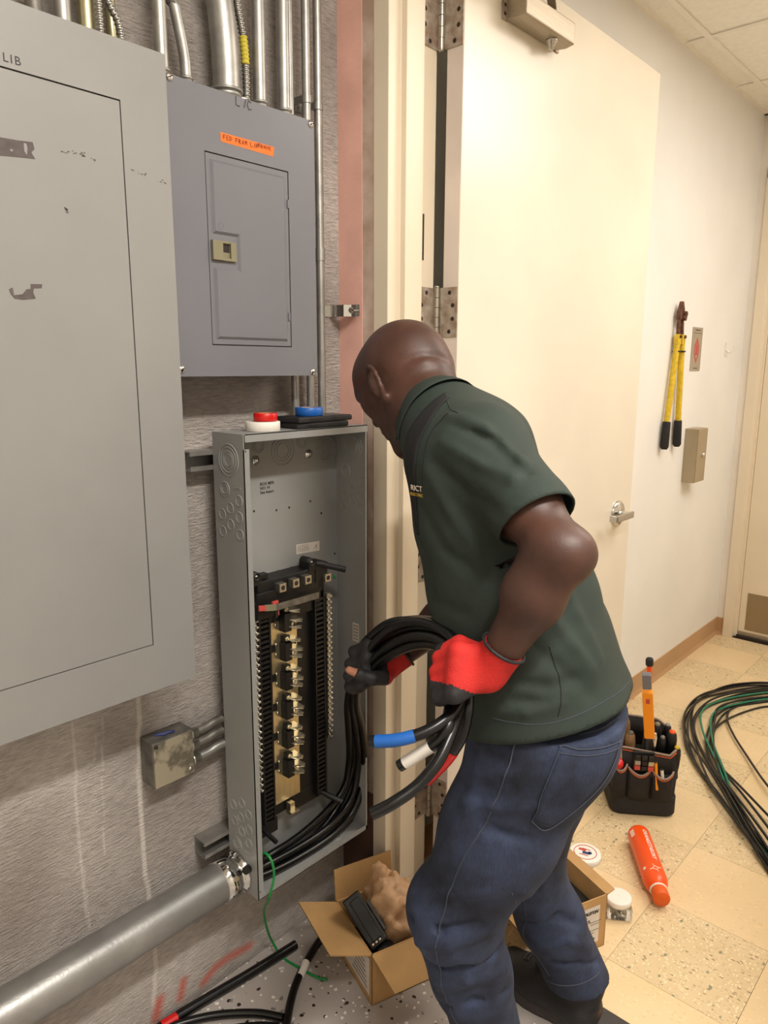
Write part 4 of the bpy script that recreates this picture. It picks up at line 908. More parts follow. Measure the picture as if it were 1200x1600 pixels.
def normals(P, Q):
    n = np.cross(P[Q[:, 2]]-P[Q[:, 0]], P[Q[:, 3]]-P[Q[:, 1]]); N_ = np.zeros_like(P)
    for c in range(4):
        for d in range(3): N_[:, d] += np.bincount(Q[:, c], n[:, d], len(P))
    return N_/(np.linalg.norm(N_, axis=1)[:, None]+1e-12)

# ================================================================ PERSON
per = thing('person', 'bald man in green polo shirt, jeans and red gloves bending over the open box', 'person', (-.68, 1.2, 0))
def nrm(v): v = np.array(v, float); return v/np.linalg.norm(v)
FW = nrm((-.88, -.475, 0)); LF = np.array((-FW[1], FW[0], 0))          # torso faces FW, his left is LF
Av = lambda p: np.array(p[:3], float)
def sfold(S, path, amp, wd):
    """a pressed-in or raised crease following a polyline"""
    for a, b in zip(path[:-1], path[1:]):
        a = Av(a); b = Av(b); m = wd*3; sl, X, Y, Z = S.sub(np.minimum(a, b)-m, np.maximum(a, b)+m); d = b-a; t = np.clip(((X-a[0])*d[0]+(Y-a[1])*d[1]+(Z-a[2])*d[2])/(d@d), 0, 1)
        r2 = (X-a[0]-t*d[0])**2+(Y-a[1]-t*d[1])**2+(Z-a[2]-t*d[2])**2; S.A[sl] -= amp*np.exp(-r2/(wd*wd))*(1-.35*np.abs(2*t-1))
# ---- joints
hipc = Av((-0.6013,1.117,0.8566)); w1 = Av((-0.6553,1.106,0.9992)); w2 = Av((-0.6984,1.097,1.113)); w3 = Av((-0.7343,1.082,1.229)); w4 = Av((-0.761,1.071,1.33)); nb = Av((-0.8353,1.064,1.4))
shL = Av((-0.6661,0.9709,1.353)); elL = Av((-0.485,0.9089,1.228)); wrL = Av((-0.575,0.8739,1.044))
shR = w4-LF*.165+np.array((-.03, .01, 0)); elR = Av((-0.8465,1.214,1.024)); wrR = Av((-0.9405,1.051,0.8895))
hpL = hipc+LF*.092+np.array((0, 0, .0)); hpR = hipc-LF*.092
knL = Av((-0.6993,0.9727,0.4994)); anL = Av((-0.6534,1.051,0.1236)); knR = Av((-0.709,1.237,0.4392)); anR = Av((-0.6308,1.354,0.1217))
# head frame
hf = nrm((-.80, .06, -.60)); hl = nrm(np.cross((0, 0, 1), hf)); hu = np.cross(hf, hl); HC = Av((-0.9415,1.093,1.457)); HR = [hf, hl, hu]
def hp(f, l, u): return HC+hf*f+hl*l+hu*u
# ---- hands: fist chains (palm, 4 fingers, thumb)
def fist(S, wr, kn_i, kn_p, out, grip, g=0, rp=.0145, rf=.0088, thumb=1, tips=None, kk=.006, tp=None):
    """wr wrist, kn_i/kn_p index and little knuckles, out = back-of-hand direction, grip = point on the held bundle"""
    wr, kn_i, kn_p, out, grip = map(Av, (wr, kn_i, kn_p, out, grip)); out = nrm(out); ax = nrm(kn_p-kn_i); dirf = nrm((kn_i+kn_p)/2-wr); R_ = []
    cm = (kn_i+kn_p)/2
    for t in (0, .33, .66, 1): S.cap(wr+ax*(t-.5)*.022, kn_i+(kn_p-kn_i)*t, rp+g, rp*.92+g, .012)
    for t, ln in zip((0, .33, .66, 1), (.042, .046, .043, .034)):
        k0 = kn_i+(kn_p-kn_i)*t; p1 = k0+nrm(dirf*.62-out*.75)*ln; p2 = p1+nrm(-dirf*.35-out*.9)*ln*.6; p3 = p2+nrm(-dirf*.95+out*.15)*ln*.5
        S.cap(k0, p1, rf*1.12+g, rf*1.04+g, kk); S.cap(p1, p2, rf*1.04+g, rf+g, kk*.6); S.cap(p2, p3, rf+g, rf*.86+g, kk*.6); R_.append((p1, p2, p3))
    t0 = wr+(kn_i-wr)*.35-out*.012-ax*.012; t1 = t0+nrm(dirf*.6-out*.5-ax*.45*thumb)*.042; t2 = t1+nrm(dirf*.75-out*.65+ax*.1)*.034; t3 = t2+nrm(dirf*.35-out*.6+ax*.55)*.026
    if tp is not None: t0, t1, t2, t3 = map(Av, tp)
    S.cap(t0, t1, .0145+g, .0115+g, .010); S.cap(t1, t2, .0112+g, .0102+g, .005); S.cap(t2, t3, .0102+g, .0085+g, .004)
    return R_, (t0, t1, t2, t3)
CAMP = np.array((0, 0, 1.4866))
# left hand: back to the camera, knuckles to the left, bundle held upright inside
gL = Av((-0.6406,0.8666,1.008)); kiL = Av((-0.6151,0.8435,1.066)); kpL = Av((-0.6025,0.8192,1.01)); outL = nrm(CAMP-gL+np.array((0, 0, .15)))
# right hand: reaches in from the right, fingers over the bundle
gR = Av((-0.9847,1.006,0.8713)); kiR = Av((-0.9593,1.012,0.9348)); kpR = Av((-0.9598,0.9917,0.8613)); outR = nrm((CAMP-gR)*.9+np.array((.0, .0, .45)))
THR = ((-0.9236,1.021,0.8737), (-0.9263,0.9863,0.8815), (-0.9428,0.9669,0.891), (-0.9631,0.9571,0.8975))
# ---- BODY (skin): one continuous surface
B = SDF((-1.20, .78, .0), (-.34, 1.50, 1.62), .005)
B.ell(hp(-.006, 0, .028), HR, (.098, .076, .088), .02); B.ell(hp(-.030, 0, .010), HR, (.076, .070, .072), .03)
B.ell(hp(.030, 0, -.020), HR, (.062, .062, .070), .03); B.ell(hp(.045, 0, .045), HR, (.052, .060, .048), .03)
B.cap(hp(.040, 0, -.055), hp(.062, 0, -.105), .046, .030, .03); B.cap(hp(-.01, .048, -.05), hp(.050, .022, -.108), .026, .018, .03); B.cap(hp(-.01, -.048, -.05), hp(.050, -.022, -.108), .026, .018, .03)
B.cap(hp(.083, .034, .026), hp(.088, -.034, .026), .013, .013, .02); B.cap(hp(.086, 0, .018), hp(.108, 0, -.020), .009, .013, .015); B.cap(hp(.098, .012, -.024), hp(.098, -.012, -.024), .009, .009, .01)
B.ell(hp(.088, 0, -.056), HR, (.013, .026, .0075), .008); B.ell(hp(.086, 0, -.070), HR, (.013, .023, .0085), .008); B.cap(hp(.058, .048, -.008), hp(.040, .058, -.012), .016, .014, .03); B.cap(hp(.058, -.048, -.008), hp(.040, -.058, -.012), .016, .014, .03)
for sd in (1, -1):
    B.ell(hp(.082, sd*.032, .006), HR, (.012, .016, .010), .008, neg=True)
    ec = hp(-.004, sd*.074, -.010); er = [nrm(hf*.95+hl*sd*-.25), nrm(hl*sd+hf*-.35), hu]
    ep = [ec+hu*.034*math.cos(a)+hf*(-.007+.0215*math.sin(a))*1.0-hl*0+hl*sd*(.017-.011*math.sin(a)) for a in np.linspace(1.4, -2.9, 12)]
    for a, b in zip(ep[:-1], ep[1:]): B.cap(a, b, .0054, .0054, .003)
    B.ell(ec+hl*sd*.004+hf*-.002, er, (.018, .004, .031), .006); B.cap(ep[-1], ec+hu*-.034+hf*.006+hl*sd*.003, .0052, .0062, .004)
    B.ell(ec+hf*.001+hl*sd*.012+hu*.003, er, (.0115, .008, .022), .003, neg=True); B.cap(ec+hf*.012+hl*sd*.006+hu*-.004, ec+hf*.012+hl*sd*.006+hu*.002, .004, .004, .003)
nk = nb+np.array((-.015, -.005, -.005))
B.cap(hp(-.030, 0, -.030), nk, .062, .060, .03); B.cap(hp(-.066, 0, -.012), nb+np.array((.015, .01, .0)), .028, .032, .035); B.cap(hp(-.078, .028, -.016), hp(-.078, -.028, -.016), .018, .018, .012); B.cap(nk, w4, .064, .082, .04)
fold = [hp(-.088, .045, -.030), hp(-.098, .015, -.026), hp(-.098, -.02, -.026)]

st = [w4, w3, w2, w1, hipc]; rr_ = [.088, .095, .10, .105, .10]
for (a, b, ra, rb) in zip(st[:-1], st[1:], rr_[:-1], rr_[1:]):
    for o_ in (-.05, 0, .05): B.cap(a+LF*o_, b+LF*o_, ra, rb, .03)
for sh, el, wr in ((shL, elL, wrL), (shR, elR, wrR)):
    B.cap(w4, sh, .07, .055, .04); m = (sh+el)/2; B.cap(sh, m, .048, .050, .03); B.cap(m, el, .050, .036, .03)
    B.cap(el, el, .036, .036, .02); q = el+(wr-el)*.38; B.cap(el, q, .036, .0395, .022); B.cap(q, wr, .039, .026, .022)
B.ell(elL+nrm(elL-(shL+wrL)/2)*.018, np.eye(3), (.021, .021, .021), .03); B.cap(elL+np.array((-.018, -.012, .01)), elL+(wrL-elL)*.35+np.array((-.022, -.012, .01)), .026, .022, .03)
for h_, k_, a_, in ((hpL, knL, anL), (hpR, knR, anR)):
    B.cap(h_, k_, .075, .048, .04); B.cap(k_, k_+(a_-k_)*.35, .050, .052, .03); B.cap(k_+(a_-k_)*.35, a_, .052, .034, .03)
    toe = np.array((a_[0]-.17, a_[1]+.005, .045)); B.cap((a_[0]+.03, a_[1], .06), toe, .03, .025, .02); B.cap(a_, (a_[0]-.01, a_[1], .07), .033, .033, .02)
fist(B, wrL, kiL, kpL, outL, gL, 0, .0135, .0080); RF, RT = fist(B, wrR, kiR, kpR, outR, gR, 0, .0135, .0085, tp=THR)
for p, a, wd in (([(-0.8881,1.023,1.494), (-0.8634,1.042,1.506), (-0.8462,1.067,1.507), (-0.8378,1.095,1.498)], -.0045, .0048), ([(-0.8724,1.026,1.481), (-0.8511,1.046,1.492), (-0.8349,1.072,1.49)], .0035, .008), ([(-0.922,1.013,1.408), (-0.8743,0.9912,1.388), (-0.8639,1.001,1.353)], -.003, .008)): sfold(B, p, a, wd)
body, bP, bQ = sdf_obj('body', B, ['skin', 'tip'], per, 2, lambda C: np.linalg.norm(C-Av(THR[3]), axis=1) < .019)
del B
# eyes, brows
for sd in (1, -1):
    mb = MB(); mb.lathe(hp(.066, sd*.031, .006), tuple(hf), [(.0005, .0115), (.006, .0098), (.010, .006), (.0115, 0)], 16, caps=False); e = link('eye', mb, 'whiteink', per)
    mb = MB(); mb.lathe(hp(.0662, sd*.031, .006), tuple(hf), [(.0003, .0118), (.0045, .0109), (.0052, .0104)], 14, caps=False); link('iris', mb, 'dark', e)
    mb = MB(); mb.tube([hp(.099, sd*.014, .030), hp(.098, sd*.028, .036), hp(.090, sd*.044, .032), hp(.08, sd*.050, .028)], lambda i: .003 if i < 3 else .0012, 6); link('eyebrow', mb, 'ink', per)
    mb = MB(); mb.tube([hp(.080, sd*.018, .012), hp(.084, sd*.031, .0155), hp(.074, sd*.045, .012)], .0014, 5); link('eyelash', mb, 'ink', e)
# ---- SHIRT
S = SDF((-1.16, .80, .68), (-.34, 1.50, 1.50), .005)
sr_ = [.098, .112, .126, .138, .144]; so = [.075, .07, .064, .062, .066]; n_h = nrm(hipc-w2); n_h = nrm(n_h+FW*.06); hem = hipc+n_h*float((Av((-0.5414,0.952,0.9131))-hipc)@n_h)
st = [w4, w3, w2, w1, hipc, hem+n_h*.05]; sr_ += [.144]; so += [.068]
for i in range(5):
    for o_ in (-1, 0, 1): S.cap(st[i]+LF*so[i]*o_, st[i+1]+LF*so[i+1]*o_, sr_[i], sr_[i+1], .03)
S.cap(nb+np.array((.005, 0, -.012)), w4, .070, .10, .05); S.cap(nb+np.array((-.0, 0, -.01)), w4+LF*.09, .060, .085, .05); S.cap(nb+np.array((-.0, 0, -.01)), w4-LF*.09, .060, .085, .05)
for sh, el in ((shL, elL), (shR, elR)):
    S.cap(w4+LF*(.05 if sh is shL else -.05), sh, .082, .066, .04); ed = sh+(el-sh)*.62; S.cap(sh, ed, .063, .0615, .035); S.cap(ed, ed+(el-sh)*.12, .0605, .0610, .01)
S.cap(w3+LF*.08+FW*-.09, w2+LF*.06+FW*-.10, .045, .05, .06); S.cap(w1-FW*.05, hipc-FW*.05, .088, .098, .04)
aL = nrm(elL-shL)
S.cut(shL+(elL-shL)*.70, aL+np.array((0, 0, -.15)), .11); S.cut(shR+(elR-shR)*.66, elR-shR, .11)
S.cut(hem, n_h, .34)
FS = [([(-0.7022,0.9203,1.413), (-0.6264,0.9161,1.397), (-0.564,0.9174,1.353), (-0.5464,0.9592,1.297)], .007, .010), ([(-0.681,0.9126,1.398), (-0.614,0.9158,1.377), (-0.552,0.9114,1.336)], -.008, .009),
      ([(-0.6928,0.8932,1.373), (-0.6224,0.888,1.348), (-0.5611,0.8887,1.333), (-0.7293,1.265,1.217)], .006, .011), ([(-0.7099,0.8965,1.342), (-0.6484,0.9019,1.302), (-0.5727,0.8765,1.281)], -.006, .012), ([(-0.7174,0.8904,1.316), (-0.6789,0.8948,1.264), (-0.6363,0.9147,1.206)], .006, .013),
      ([(-0.7344,0.9079,1.255), (-0.6909,0.9128,1.197), (-0.6239,0.9254,1.16)], -.006, .013), ([(-0.5378,0.9771,1.109), (-0.5007,0.9949,1.061), (-0.4781,1.02,1.017)], .006, .012), ([(-0.5612,0.9434,1.07), (-0.5181,0.9694,1.032), (-0.48,1.006,0.9838)], -.006, .012),
      ([(-0.6037,0.907,0.9534), (-0.5425,0.9215,0.9612), (-0.4987,0.9597,0.978)], .006, .010), ([(-0.5776,0.9184,1.01), (-0.5273,0.9492,1.002), (-0.4932,0.9969,1.01)], -.006, .011), ([(-0.5655,0.92,0.9787), (-0.5223,0.9429,0.9784)], -.005, .009),
      ([(-0.5395,1.015,1.163), (-0.513,1.024,1.103), (-0.4798,1.043,1.031)], .005, .012), ([(-0.7492,0.919,1.197), (-0.7279,0.9289,1.11), (-0.6496,0.9124,1.099)], -.005, .014), ([(-0.6878,0.9139,1.045), (-0.6032,0.9052,0.9739)], .005, .012)]
for p, a, wd in FS: sfold(S, p, a*1.05, wd*.95)
CUTS = [(shL+(elL-shL)*.70, aL+np.array((0, 0, -.15)), .11), (shR+(elR-shR)*.66, elR-shR, .11), (hem, n_h, .34)]
nd = nrm(HC-nb); S.cut(nb+nd*.004, nd, .085); CUTS.append((nb+nd*.004, nd, .085))
def opening(C):
    m = np.zeros(len(C), bool)
    for q, n_, r_ in CUTS:
        q = np.array(q); m |= (np.abs((C-q)@nrm(n_)) < .0028) & (np.linalg.norm(C-q, axis=1) < r_)
    return m
shirt, sP, sQ = sdf_obj('polo_shirt', S, ['shirt', 'shirtin'], per, 2, drop=opening, planes=CUTS)
so_ = shirt.modifiers.new('thick', 'SOLIDIFY'); so_.thickness = .003; so_.offset = -1
del S
sT = BVHTree.FromPolygons(sP.tolist(), sQ.tolist())
def snap(T, p, off=.001):
    c, n, i, d = T.find_nearest(Vector(tuple(p[:3])))
    v = Vector(tuple(p[:3]))-c
    if n.dot(Vector((0, 0, 1.4866))-c) < 0 and n.dot(v) < 0: n = -n
    return c+n*off
def seam(nm, T, pts, r, m, par, off=.0004, dash=0):
    P_ = [snap(T, q, off) for q in spline([p[:3] for p in pts], 10)]; mb = MB()
    if dash:
        for i in range(0, len(P_)-1): mb.tube([P_[i], P_[i].lerp(P_[i+1], .65)], r, 4)
    else: mb.tube(P_, r, 5)
    return link(nm, mb, m, par)
# collar: folded band round the neck, open at the front
cr_ = []
for i in range(29):
    a = -2.75+5.5*i/28; d_ = -FW*math.cos(a)+LF*math.sin(a); nx = nrm(np.array(nd)); d_ = nrm(d_-nx*(d_@nx)); rad = .056+.008*abs(math.sin(a)); fr_ = max(0, -math.cos(a)); c = nb+nx*.006+fr_*(FW*.010+np.array((0, 0, -.022)))
    top = c+d_*rad+nx*.024; out1 = c+d_*(rad+.009)+nx*.020; low = c+d_*(rad+.022+.006*abs(math.sin(a)))-nx*.024; cr_.append([c+d_*(rad-.001)-nx*.02, top, out1, low, low-d_*.003+nx*.002])
mb = MB(); mb.grid([list(map(tuple, r)) for r in cr_]); col_ = link('collar', mb, 'shirt', shirt); so_ = col_.modifiers.new('thick', 'SOLIDIFY'); so_.thickness = .0022; so_.offset = 0
sd_ = col_.modifiers.new('sub', 'SUBSURF'); sd_.levels = 1; sd_.render_levels = 1
# dark facing panel under the collar, shoulder and armhole seams, hems
def strip(nm, T, A_, B_, m, par, off=.0012, n=10, th=.0012):
    a = spline([p[:3] for p in A_], n); b = spline([p[:3] for p in B_], n); rows = []
    for p, q in zip(a, b): rows.append([snap(T, p.lerp(q, t/5), off) for t in range(6)])
    mb = MB(); mb.grid(rows); o = link(nm, mb, m, par); s = o.modifiers.new('thick', 'SOLIDIFY'); s.thickness = th; s.offset = 0; return o
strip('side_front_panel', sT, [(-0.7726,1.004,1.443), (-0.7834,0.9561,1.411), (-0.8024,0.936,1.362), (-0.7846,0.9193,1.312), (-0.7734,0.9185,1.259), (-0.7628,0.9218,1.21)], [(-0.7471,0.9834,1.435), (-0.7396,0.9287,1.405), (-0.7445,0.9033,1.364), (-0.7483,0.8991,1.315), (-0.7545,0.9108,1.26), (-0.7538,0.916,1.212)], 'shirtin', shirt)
seam('shoulder_seam', sT, [(-0.7557,0.9842,1.435), (-0.7089,0.9371,1.42), (-0.6839,0.9223,1.415)], .0008, 'shirt', shirt)
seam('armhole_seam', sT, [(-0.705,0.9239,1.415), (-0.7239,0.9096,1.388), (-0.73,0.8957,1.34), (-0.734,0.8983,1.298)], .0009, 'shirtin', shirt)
seam('hem_stitch', sT, [(-0.4789,1.16,0.9581), (-0.4619,1.037,0.9713), (-0.4832,0.9734,0.9591), (-0.5256,0.9323,0.9449), (-0.5938,0.9111,0.9399)], .0006, 'thread', shirt)
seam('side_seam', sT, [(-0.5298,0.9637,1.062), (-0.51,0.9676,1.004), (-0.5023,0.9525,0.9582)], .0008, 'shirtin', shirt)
c_, n_, _, _ = sT.find_nearest(Vector((-0.7311,0.8999,1.286))); n_ = n_ if n_.dot(Vector((0, 0, 1.4866))-c_) > 0 else -n_; sp = c_+n_*.0035; rt = Vector((0, 0, 1)).cross(n_).normalized(); up_ = n_.cross(rt)
text('chest_lettering', 'RICT', .013, 'whiteink', sp+up_*.004, rt, up_, per, align='RIGHT'); text('chest_lettering', 'ELECTRIC', .007, 'goldink', sp-up_*.005, rt, up_, per, align='RIGHT')
# ---- JEANS
J = SDF((-1.02, .84, .10), (-.36, 1.46, 1.0), .005)
J.cap(hipc+LF*.045+np.array((0, 0, .07)), hipc-LF*.045+np.array((0, 0, .07)), .128, .128, .03); J.cap(hipc+LF*.07+FW*.022, hipc-LF*.07+FW*.022, .107, .107, .03); J.cap(hpL-FW*.018+np.array((0, 0, .012)), hpR-FW*.018+np.array((0, 0, .015)), .088, .088, .03)
tm1 = hpL+(knL-hpL)*.5; J.cap(hpL+FW*.025, tm1+FW*.008, .104, .092, .05); J.cap(tm1, knL, .095, .082, .05); J.cap(hpL+FW*.004, tm1, .084, .078, .05)
J.cap(knL, knL, .078, .078, .03); cm1 = knL+(anL-knL)*.4; J.cap(knL, cm1, .080, .072, .03); J.cap(knL+FW*.012, cm1+FW*.014, .068, .060, .03); J.cap(cm1, anL+np.array((0, 0, .01)), .069, .066, .03)
tm2 = hpR+(knR-hpR)*.5; J.cap(hpR+FW*.02, tm2, .100, .088, .04); J.cap(tm2, knR, .090, .076, .04); cm2 = knR+(anR-knR)*.45; J.cap(knR, cm2, .074, .070, .03); J.cap(cm2, anR+(anR-knR)*.15, .068, .071, .03)
J.cut(hipc+np.array((0, 0, .055)), (0, 0, 1), .4); J.cut(anR+(anR-knR)*.02+np.array((0, 0, .01)), (.1, .05, -1), .13); J.cut(anL+np.array((0, 0, -.02)), (0, 0, -1), .13)
JF = [([(-0.7503,0.8985,0.5001), (-0.6743,0.8956,0.5195), (-0.6199,0.9236,0.5462)], -.007, .010), ([(-0.7238,0.8858,0.4635), (-0.6533,0.8873,0.4988), (-0.6036,0.9398,0.5263)], .007, .010), ([(-0.7281,0.9104,0.4104), (-0.6484,0.9202,0.4403), (-0.615,0.9913,0.4531)], -.008, .010), ([(-0.7015,0.916,0.3685), (-0.6375,0.9258,0.4102), (-0.6079,1.005,0.4009)], .008, .011),
      ([(-0.6991,0.9337,0.3153), (-0.6361,0.9455,0.3632), (-0.6062,1.016,0.3525)], -.007, .010), ([(-0.7568,0.9056,0.539), (-0.6616,0.895,0.5909), (-0.5828,0.9129,0.6294)], .004, .012), ([(-0.5985,0.9106,0.7478), (-0.5415,0.937,0.7378)], -.005, .012), ([(-0.6524,0.9123,0.7699), (-0.5857,0.9079,0.7874), (-0.5188,0.9327,0.8074)], .004, .012),
      ([(-0.6534,0.9375,0.8533), (-0.5716,0.918,0.8757)], -.004, .012), ([(-0.6738,0.94,0.8025), (-0.5942,0.9086,0.837), (-0.556,0.9135,0.8583)], .004, .010), ([(-0.6861,1.203,0.3318), (-0.6303,1.236,0.3586), (-0.6034,1.288,0.3186)], -.005, .012), ([(-0.659,1.214,0.2781), (-0.6044,1.249,0.3038), (-0.5881,1.325,0.2479)], .005, .011), ([(-0.5462,0.9533,0.6253), (-0.6359,1.185,0.4541)], .005, .012),
      ([(-0.6151,0.9262,0.9066), (-0.6339,0.9052,0.7696), (-0.7208,0.9069,0.5775)], .003, .02), ([(-0.642,1.242,0.2384), (-0.602,1.281,0.2286), (-0.5831,1.352,0.197)], -.005, .009)]
for p, a, wd in JF: sfold(J, p, a*1.9, wd*.85)
jeans, jP, jQ = sdf_obj('jeans', J, ['denim'], per, 2); del J
jT = BVHTree.FromPolygons(jP.tolist(), jQ.tolist())
PK = [(-0.4995,0.9563,0.9105), (-0.4498,1.063,0.9016), (-0.4586,1.005,0.8275), (-0.5159,0.9556,0.7588), (-0.5317,0.9354,0.7754)]
# back pocket as a cloth patch, with its stitching
a0_ = spline([(-0.4978,0.9553,0.9093), (-0.5086,0.9347,0.8496), (-0.53,0.9365,0.7756)], 8); b0_ = spline([(-0.4478,1.055,0.8943), (-0.4618,1.001,0.8222), (-0.5103,0.9619,0.7605)], 8)
mb = MB(); mb.grid([[snap(jT, p.lerp(q, t/8), .0018) for t in range(9)] for p, q in zip(a0_, b0_)]); pk = link('back_pocket', mb, 'denim', jeans); s = pk.modifiers.new('thick', 'SOLIDIFY'); s.thickness = .002; s.offset = 0
pp = [(-0.4978,0.9553,0.9093), (-0.5086,0.9347,0.8496), (-0.53,0.9365,0.7756), (-0.512,0.9609,0.7591), (-0.4618,1.001,0.8222), (-0.4478,1.055,0.8943)]
for (i, j) in ((0, 3), (2, 6)): seam('pocket_stitch', jT, pp[i:j] if j-i > 1 else pp, .0007, 'thread', jeans, .0034)
seam('pocket_stitch', jT, [(-0.4992,0.9537,0.9095), (-0.4658,0.9882,0.9036), (-0.4489,1.062,0.8957)], .0008, 'thread', jeans, .0034); seam('pocket_stitch', jT, [(-0.496,0.9509,0.9011), (-0.4641,0.986,0.8943), (-0.4472,1.05,0.8876)], .0007, 'thread', jeans, .0034)
seam('outer_seam', jT, [(-0.5592,0.9371,0.9114), (-0.5659,0.9108,0.8533), (-0.5968,0.9112,0.7599), (-0.6361,0.8944,0.6665), (-0.6616,0.895,0.5909), (-0.6742,0.8834,0.5016), (-0.6848,0.9129,0.3953), (-0.6671,0.9442,0.2731)], .0012, 'thread', jeans)
seam('waist_seam', jT, [(-0.4908,1.004,0.9122), (-0.4742,1.048,0.9122), (-0.4708,1.107,0.9116)], .0009, 'thread', jeans); seam('leg_seam', jT, [(-0.5604,0.9362,0.6277), (-0.6833,1.204,0.3331), (-0.6753,1.234,0.2386), (-0.6515,1.258,0.1805)], .0009, 'thread', jeans)
seam('hem_stitch', jT, [(-0.6607,1.268,0.156), (-0.6155,1.27,0.1713), (-0.5852,1.298,0.181), (-0.575,1.34,0.1839)], .0012, 'thread', jeans)
# ---- SHOES
def shoe(a, toe_dx, dirx, nm):
    D = nrm(dirx); Sd = np.array((-D[1], D[0], 0)); heel = np.array((a[0], a[1], 0))-D*.055; H = SDF((a[0]-.30, a[1]-.16, -.005), (a[0]+.16, a[1]+.16, .20), .004)
    def q(f, s, z): return heel+D*f+Sd*s+np.array((0, 0, z))
    for s_ in (-.014, .014): H.cap(q(.035, s_, .055), q(.13, s_*1.3, .058), .034, .036, .02)
    for s_ in (-.022, .022): H.cap(q(.16, s_, .050), q(.235, s_*.8, .046), .032, .028, .025)
    H.cap(q(.045, 0, .06), q(.055, 0, .135), .041, .043, .02); H.cap(q(.07, 0, .11), q(.17, 0, .065), .036, .033, .03); H.cap(q(.03, 0, .10), q(.026, 0, .128), .034, .036, .01)
    H.cut(q(.06, 0, .022), (0, 0, -1), .26)
    o, P_, Q_ = sdf_obj(nm, H, ['shoe'], per, 2)
    n = 28; ring = []
    for i in range(n):
        t = 2*PI*i/n; f = .133+.137*math.cos(t); wd = .046 if math.cos(t) > 0 else .040; s_ = wd*math.sin(t)*(1-.12*math.cos(t)*0); ring.append((f if True else 0, s_*(1.08 if math.cos(t) > .2 else .98)))
    mb = MB(); pr = [(1.0, 0), (1.03, .006), (1.02, .028), (.97, .034)]; rows = []
    for sc, z in pr: rows.append([tuple(q(.133+(f-.133)*sc, s_*sc, z+.0005)) for f, s_ in ring])
    for k in range(3): mb.add(rows[k]+rows[k+1], [(i, (i+1) % n, n+(i+1) % n, n+i) for i in range(n)], True)
    mb.add(rows[0], [tuple(range(n))[::-1]]); mb.add(rows[3], [tuple(range(n))]); link('sole', mb, 'sole', o)
    T = BVHTree.FromPolygons(P_.tolist(), Q_.tolist())
    for k in range(5):
        f = .115+.022*k; mb = MB(); mb.tube([snap(T, q(f+.008*(k % 2), s_, .13), .002) for s_ in (-.024, -.012, 0, .012, .024)], .0026, 6); link('lace', mb, 'lace', o)
    mb = MB(); 
    for sg in (-1, 1): mb.tube([snap(T, q(.125, 0, .16), .003), snap(T, q(.14, sg*.018, .14), .007), snap(T, q(.155, sg*.03, .12), .005), snap(T, q(.135, sg*.022, .13), .004)], .0024, 6)
    link('lace_bow', mb, 'lace', o)
shoe(anR, 0, (-1, .02, 0), 'right_shoe'); shoe(anL, 0, (-.93, -.36, 0), 'left_shoe')
# ---- GLOVES
def glove(nm, wr, ki, kp, out, grip, el, lo, hi, mat_split, tipskin):
    G = SDF(lo, hi, .003); fr_, tr_ = fist(G, wr, ki, kp, out, grip, .0022, .0145, .0092, tp=THR if tipskin else None); d = nrm(Av(el)-Av(wr)); w0 = Av(wr)
    G.cap(w0-d*.012, w0+d*.038, .030, .0335, .012)
    for k in range(4): sfold(G, [w0+d*(.002+.009*k)+nrm(np.cross(d, out))*.034*math.cos(t)+nrm(out)*.034*math.sin(t) for t in np.linspace(0, 6.28, 9)], -.0016, .0025)
    G.cut(w0+d*.038, d, .06)
    if tipskin:
        a_, b_ = Av(THR[2]), Av(THR[3]); G.cut(a_+(b_-a_)*.25, b_-a_, .030)
    wr_, ou = w0, nrm(out); df = nrm((Av(ki)+Av(kp))/2-w0); ax = nrm(Av(kp)-Av(ki))
    def mf(C):
        r = C-w0; along = r@df; side = r@ax; back = r@ou
        return mat_split(along, side, back).astype(int)
    o, P_, Q_ = sdf_obj(nm, G, ['gred', 'gdark'], per, 2, mf)
    c = w0+d*.037; mb = MB(); u = nrm(np.cross(d, ou)); ring = [c+u*.0338*math.cos(t)+np.cross(d, u)*.0338*math.sin(t) for t in np.linspace(0, 2*PI, 25)[:-1]]
    mb.tube(ring, .0028, 6, closed=True); link('cuff_band', mb, 'gdark', o)
    return o, fr_
lo = np.minimum(wrL, kiL)-.11; hi = np.maximum(wrL, kiL)+.11
glove('left_glove', wrL, kiL, kpL, outL, gL, elL, lo, hi, lambda a, s, b: (s > .036+.006*np.sin(a*50)) | (b < -.034), False)
lo = np.minimum(wrR, kiR)-.12; hi = np.maximum(wrR, kiR)+.12
glove('right_glove', wrR, kiR, kpR, outR, gR, elR, lo, hi, lambda a, s, b: (a > .018), True)

# ================================================================ CABLES HELD BY THE MAN
def cable(label, pts, r, tape=None, group=None, m='blackgloss', n=8, cat='cable', name='power_cable'):
    P = spline(pts, n); t = thing(name, label, cat, tuple(P[0]), group)
    L = [0]
    for a, b in zip(P[:-1], P[1:]): L.append(L[-1]+(b-a).length)
    cut0, cut1 = 0, L[-1]
    def part(nm, s0, s1, rr, mm):
        Q = [P[i] for i in range(len(P)) if s0 < L[i] < s1]
        def at(s):
            for i in range(len(P)-1):
                if L[i] <= s <= L[i+1]: return P[i].lerp(P[i+1], (s-L[i])/max(1e-9, L[i+1]-L[i]))
            return P[-1]
        mb = MB(); mb.tube([at(s0)]+Q+[at(s1)], rr, 12); return link(nm, mb, mm, t)
    part('jacket', 0, L[-1], r, m)
    if tape: part('colour_tape', L[-1]-tape[1], L[-1]-tape[2], r*1.07, tape[0])
    # copper end face
    e = P[-1]; d = (P[-1]-P[-2]).normalized(); mb = MB(); mb.cyl(e, e+d*.0004, r*.7, n=12); link('cut_end', mb, 'dark', t)
    return t
RC = .0093
grR = Vector(tuple(gR)); grL = Vector(tuple(gL))
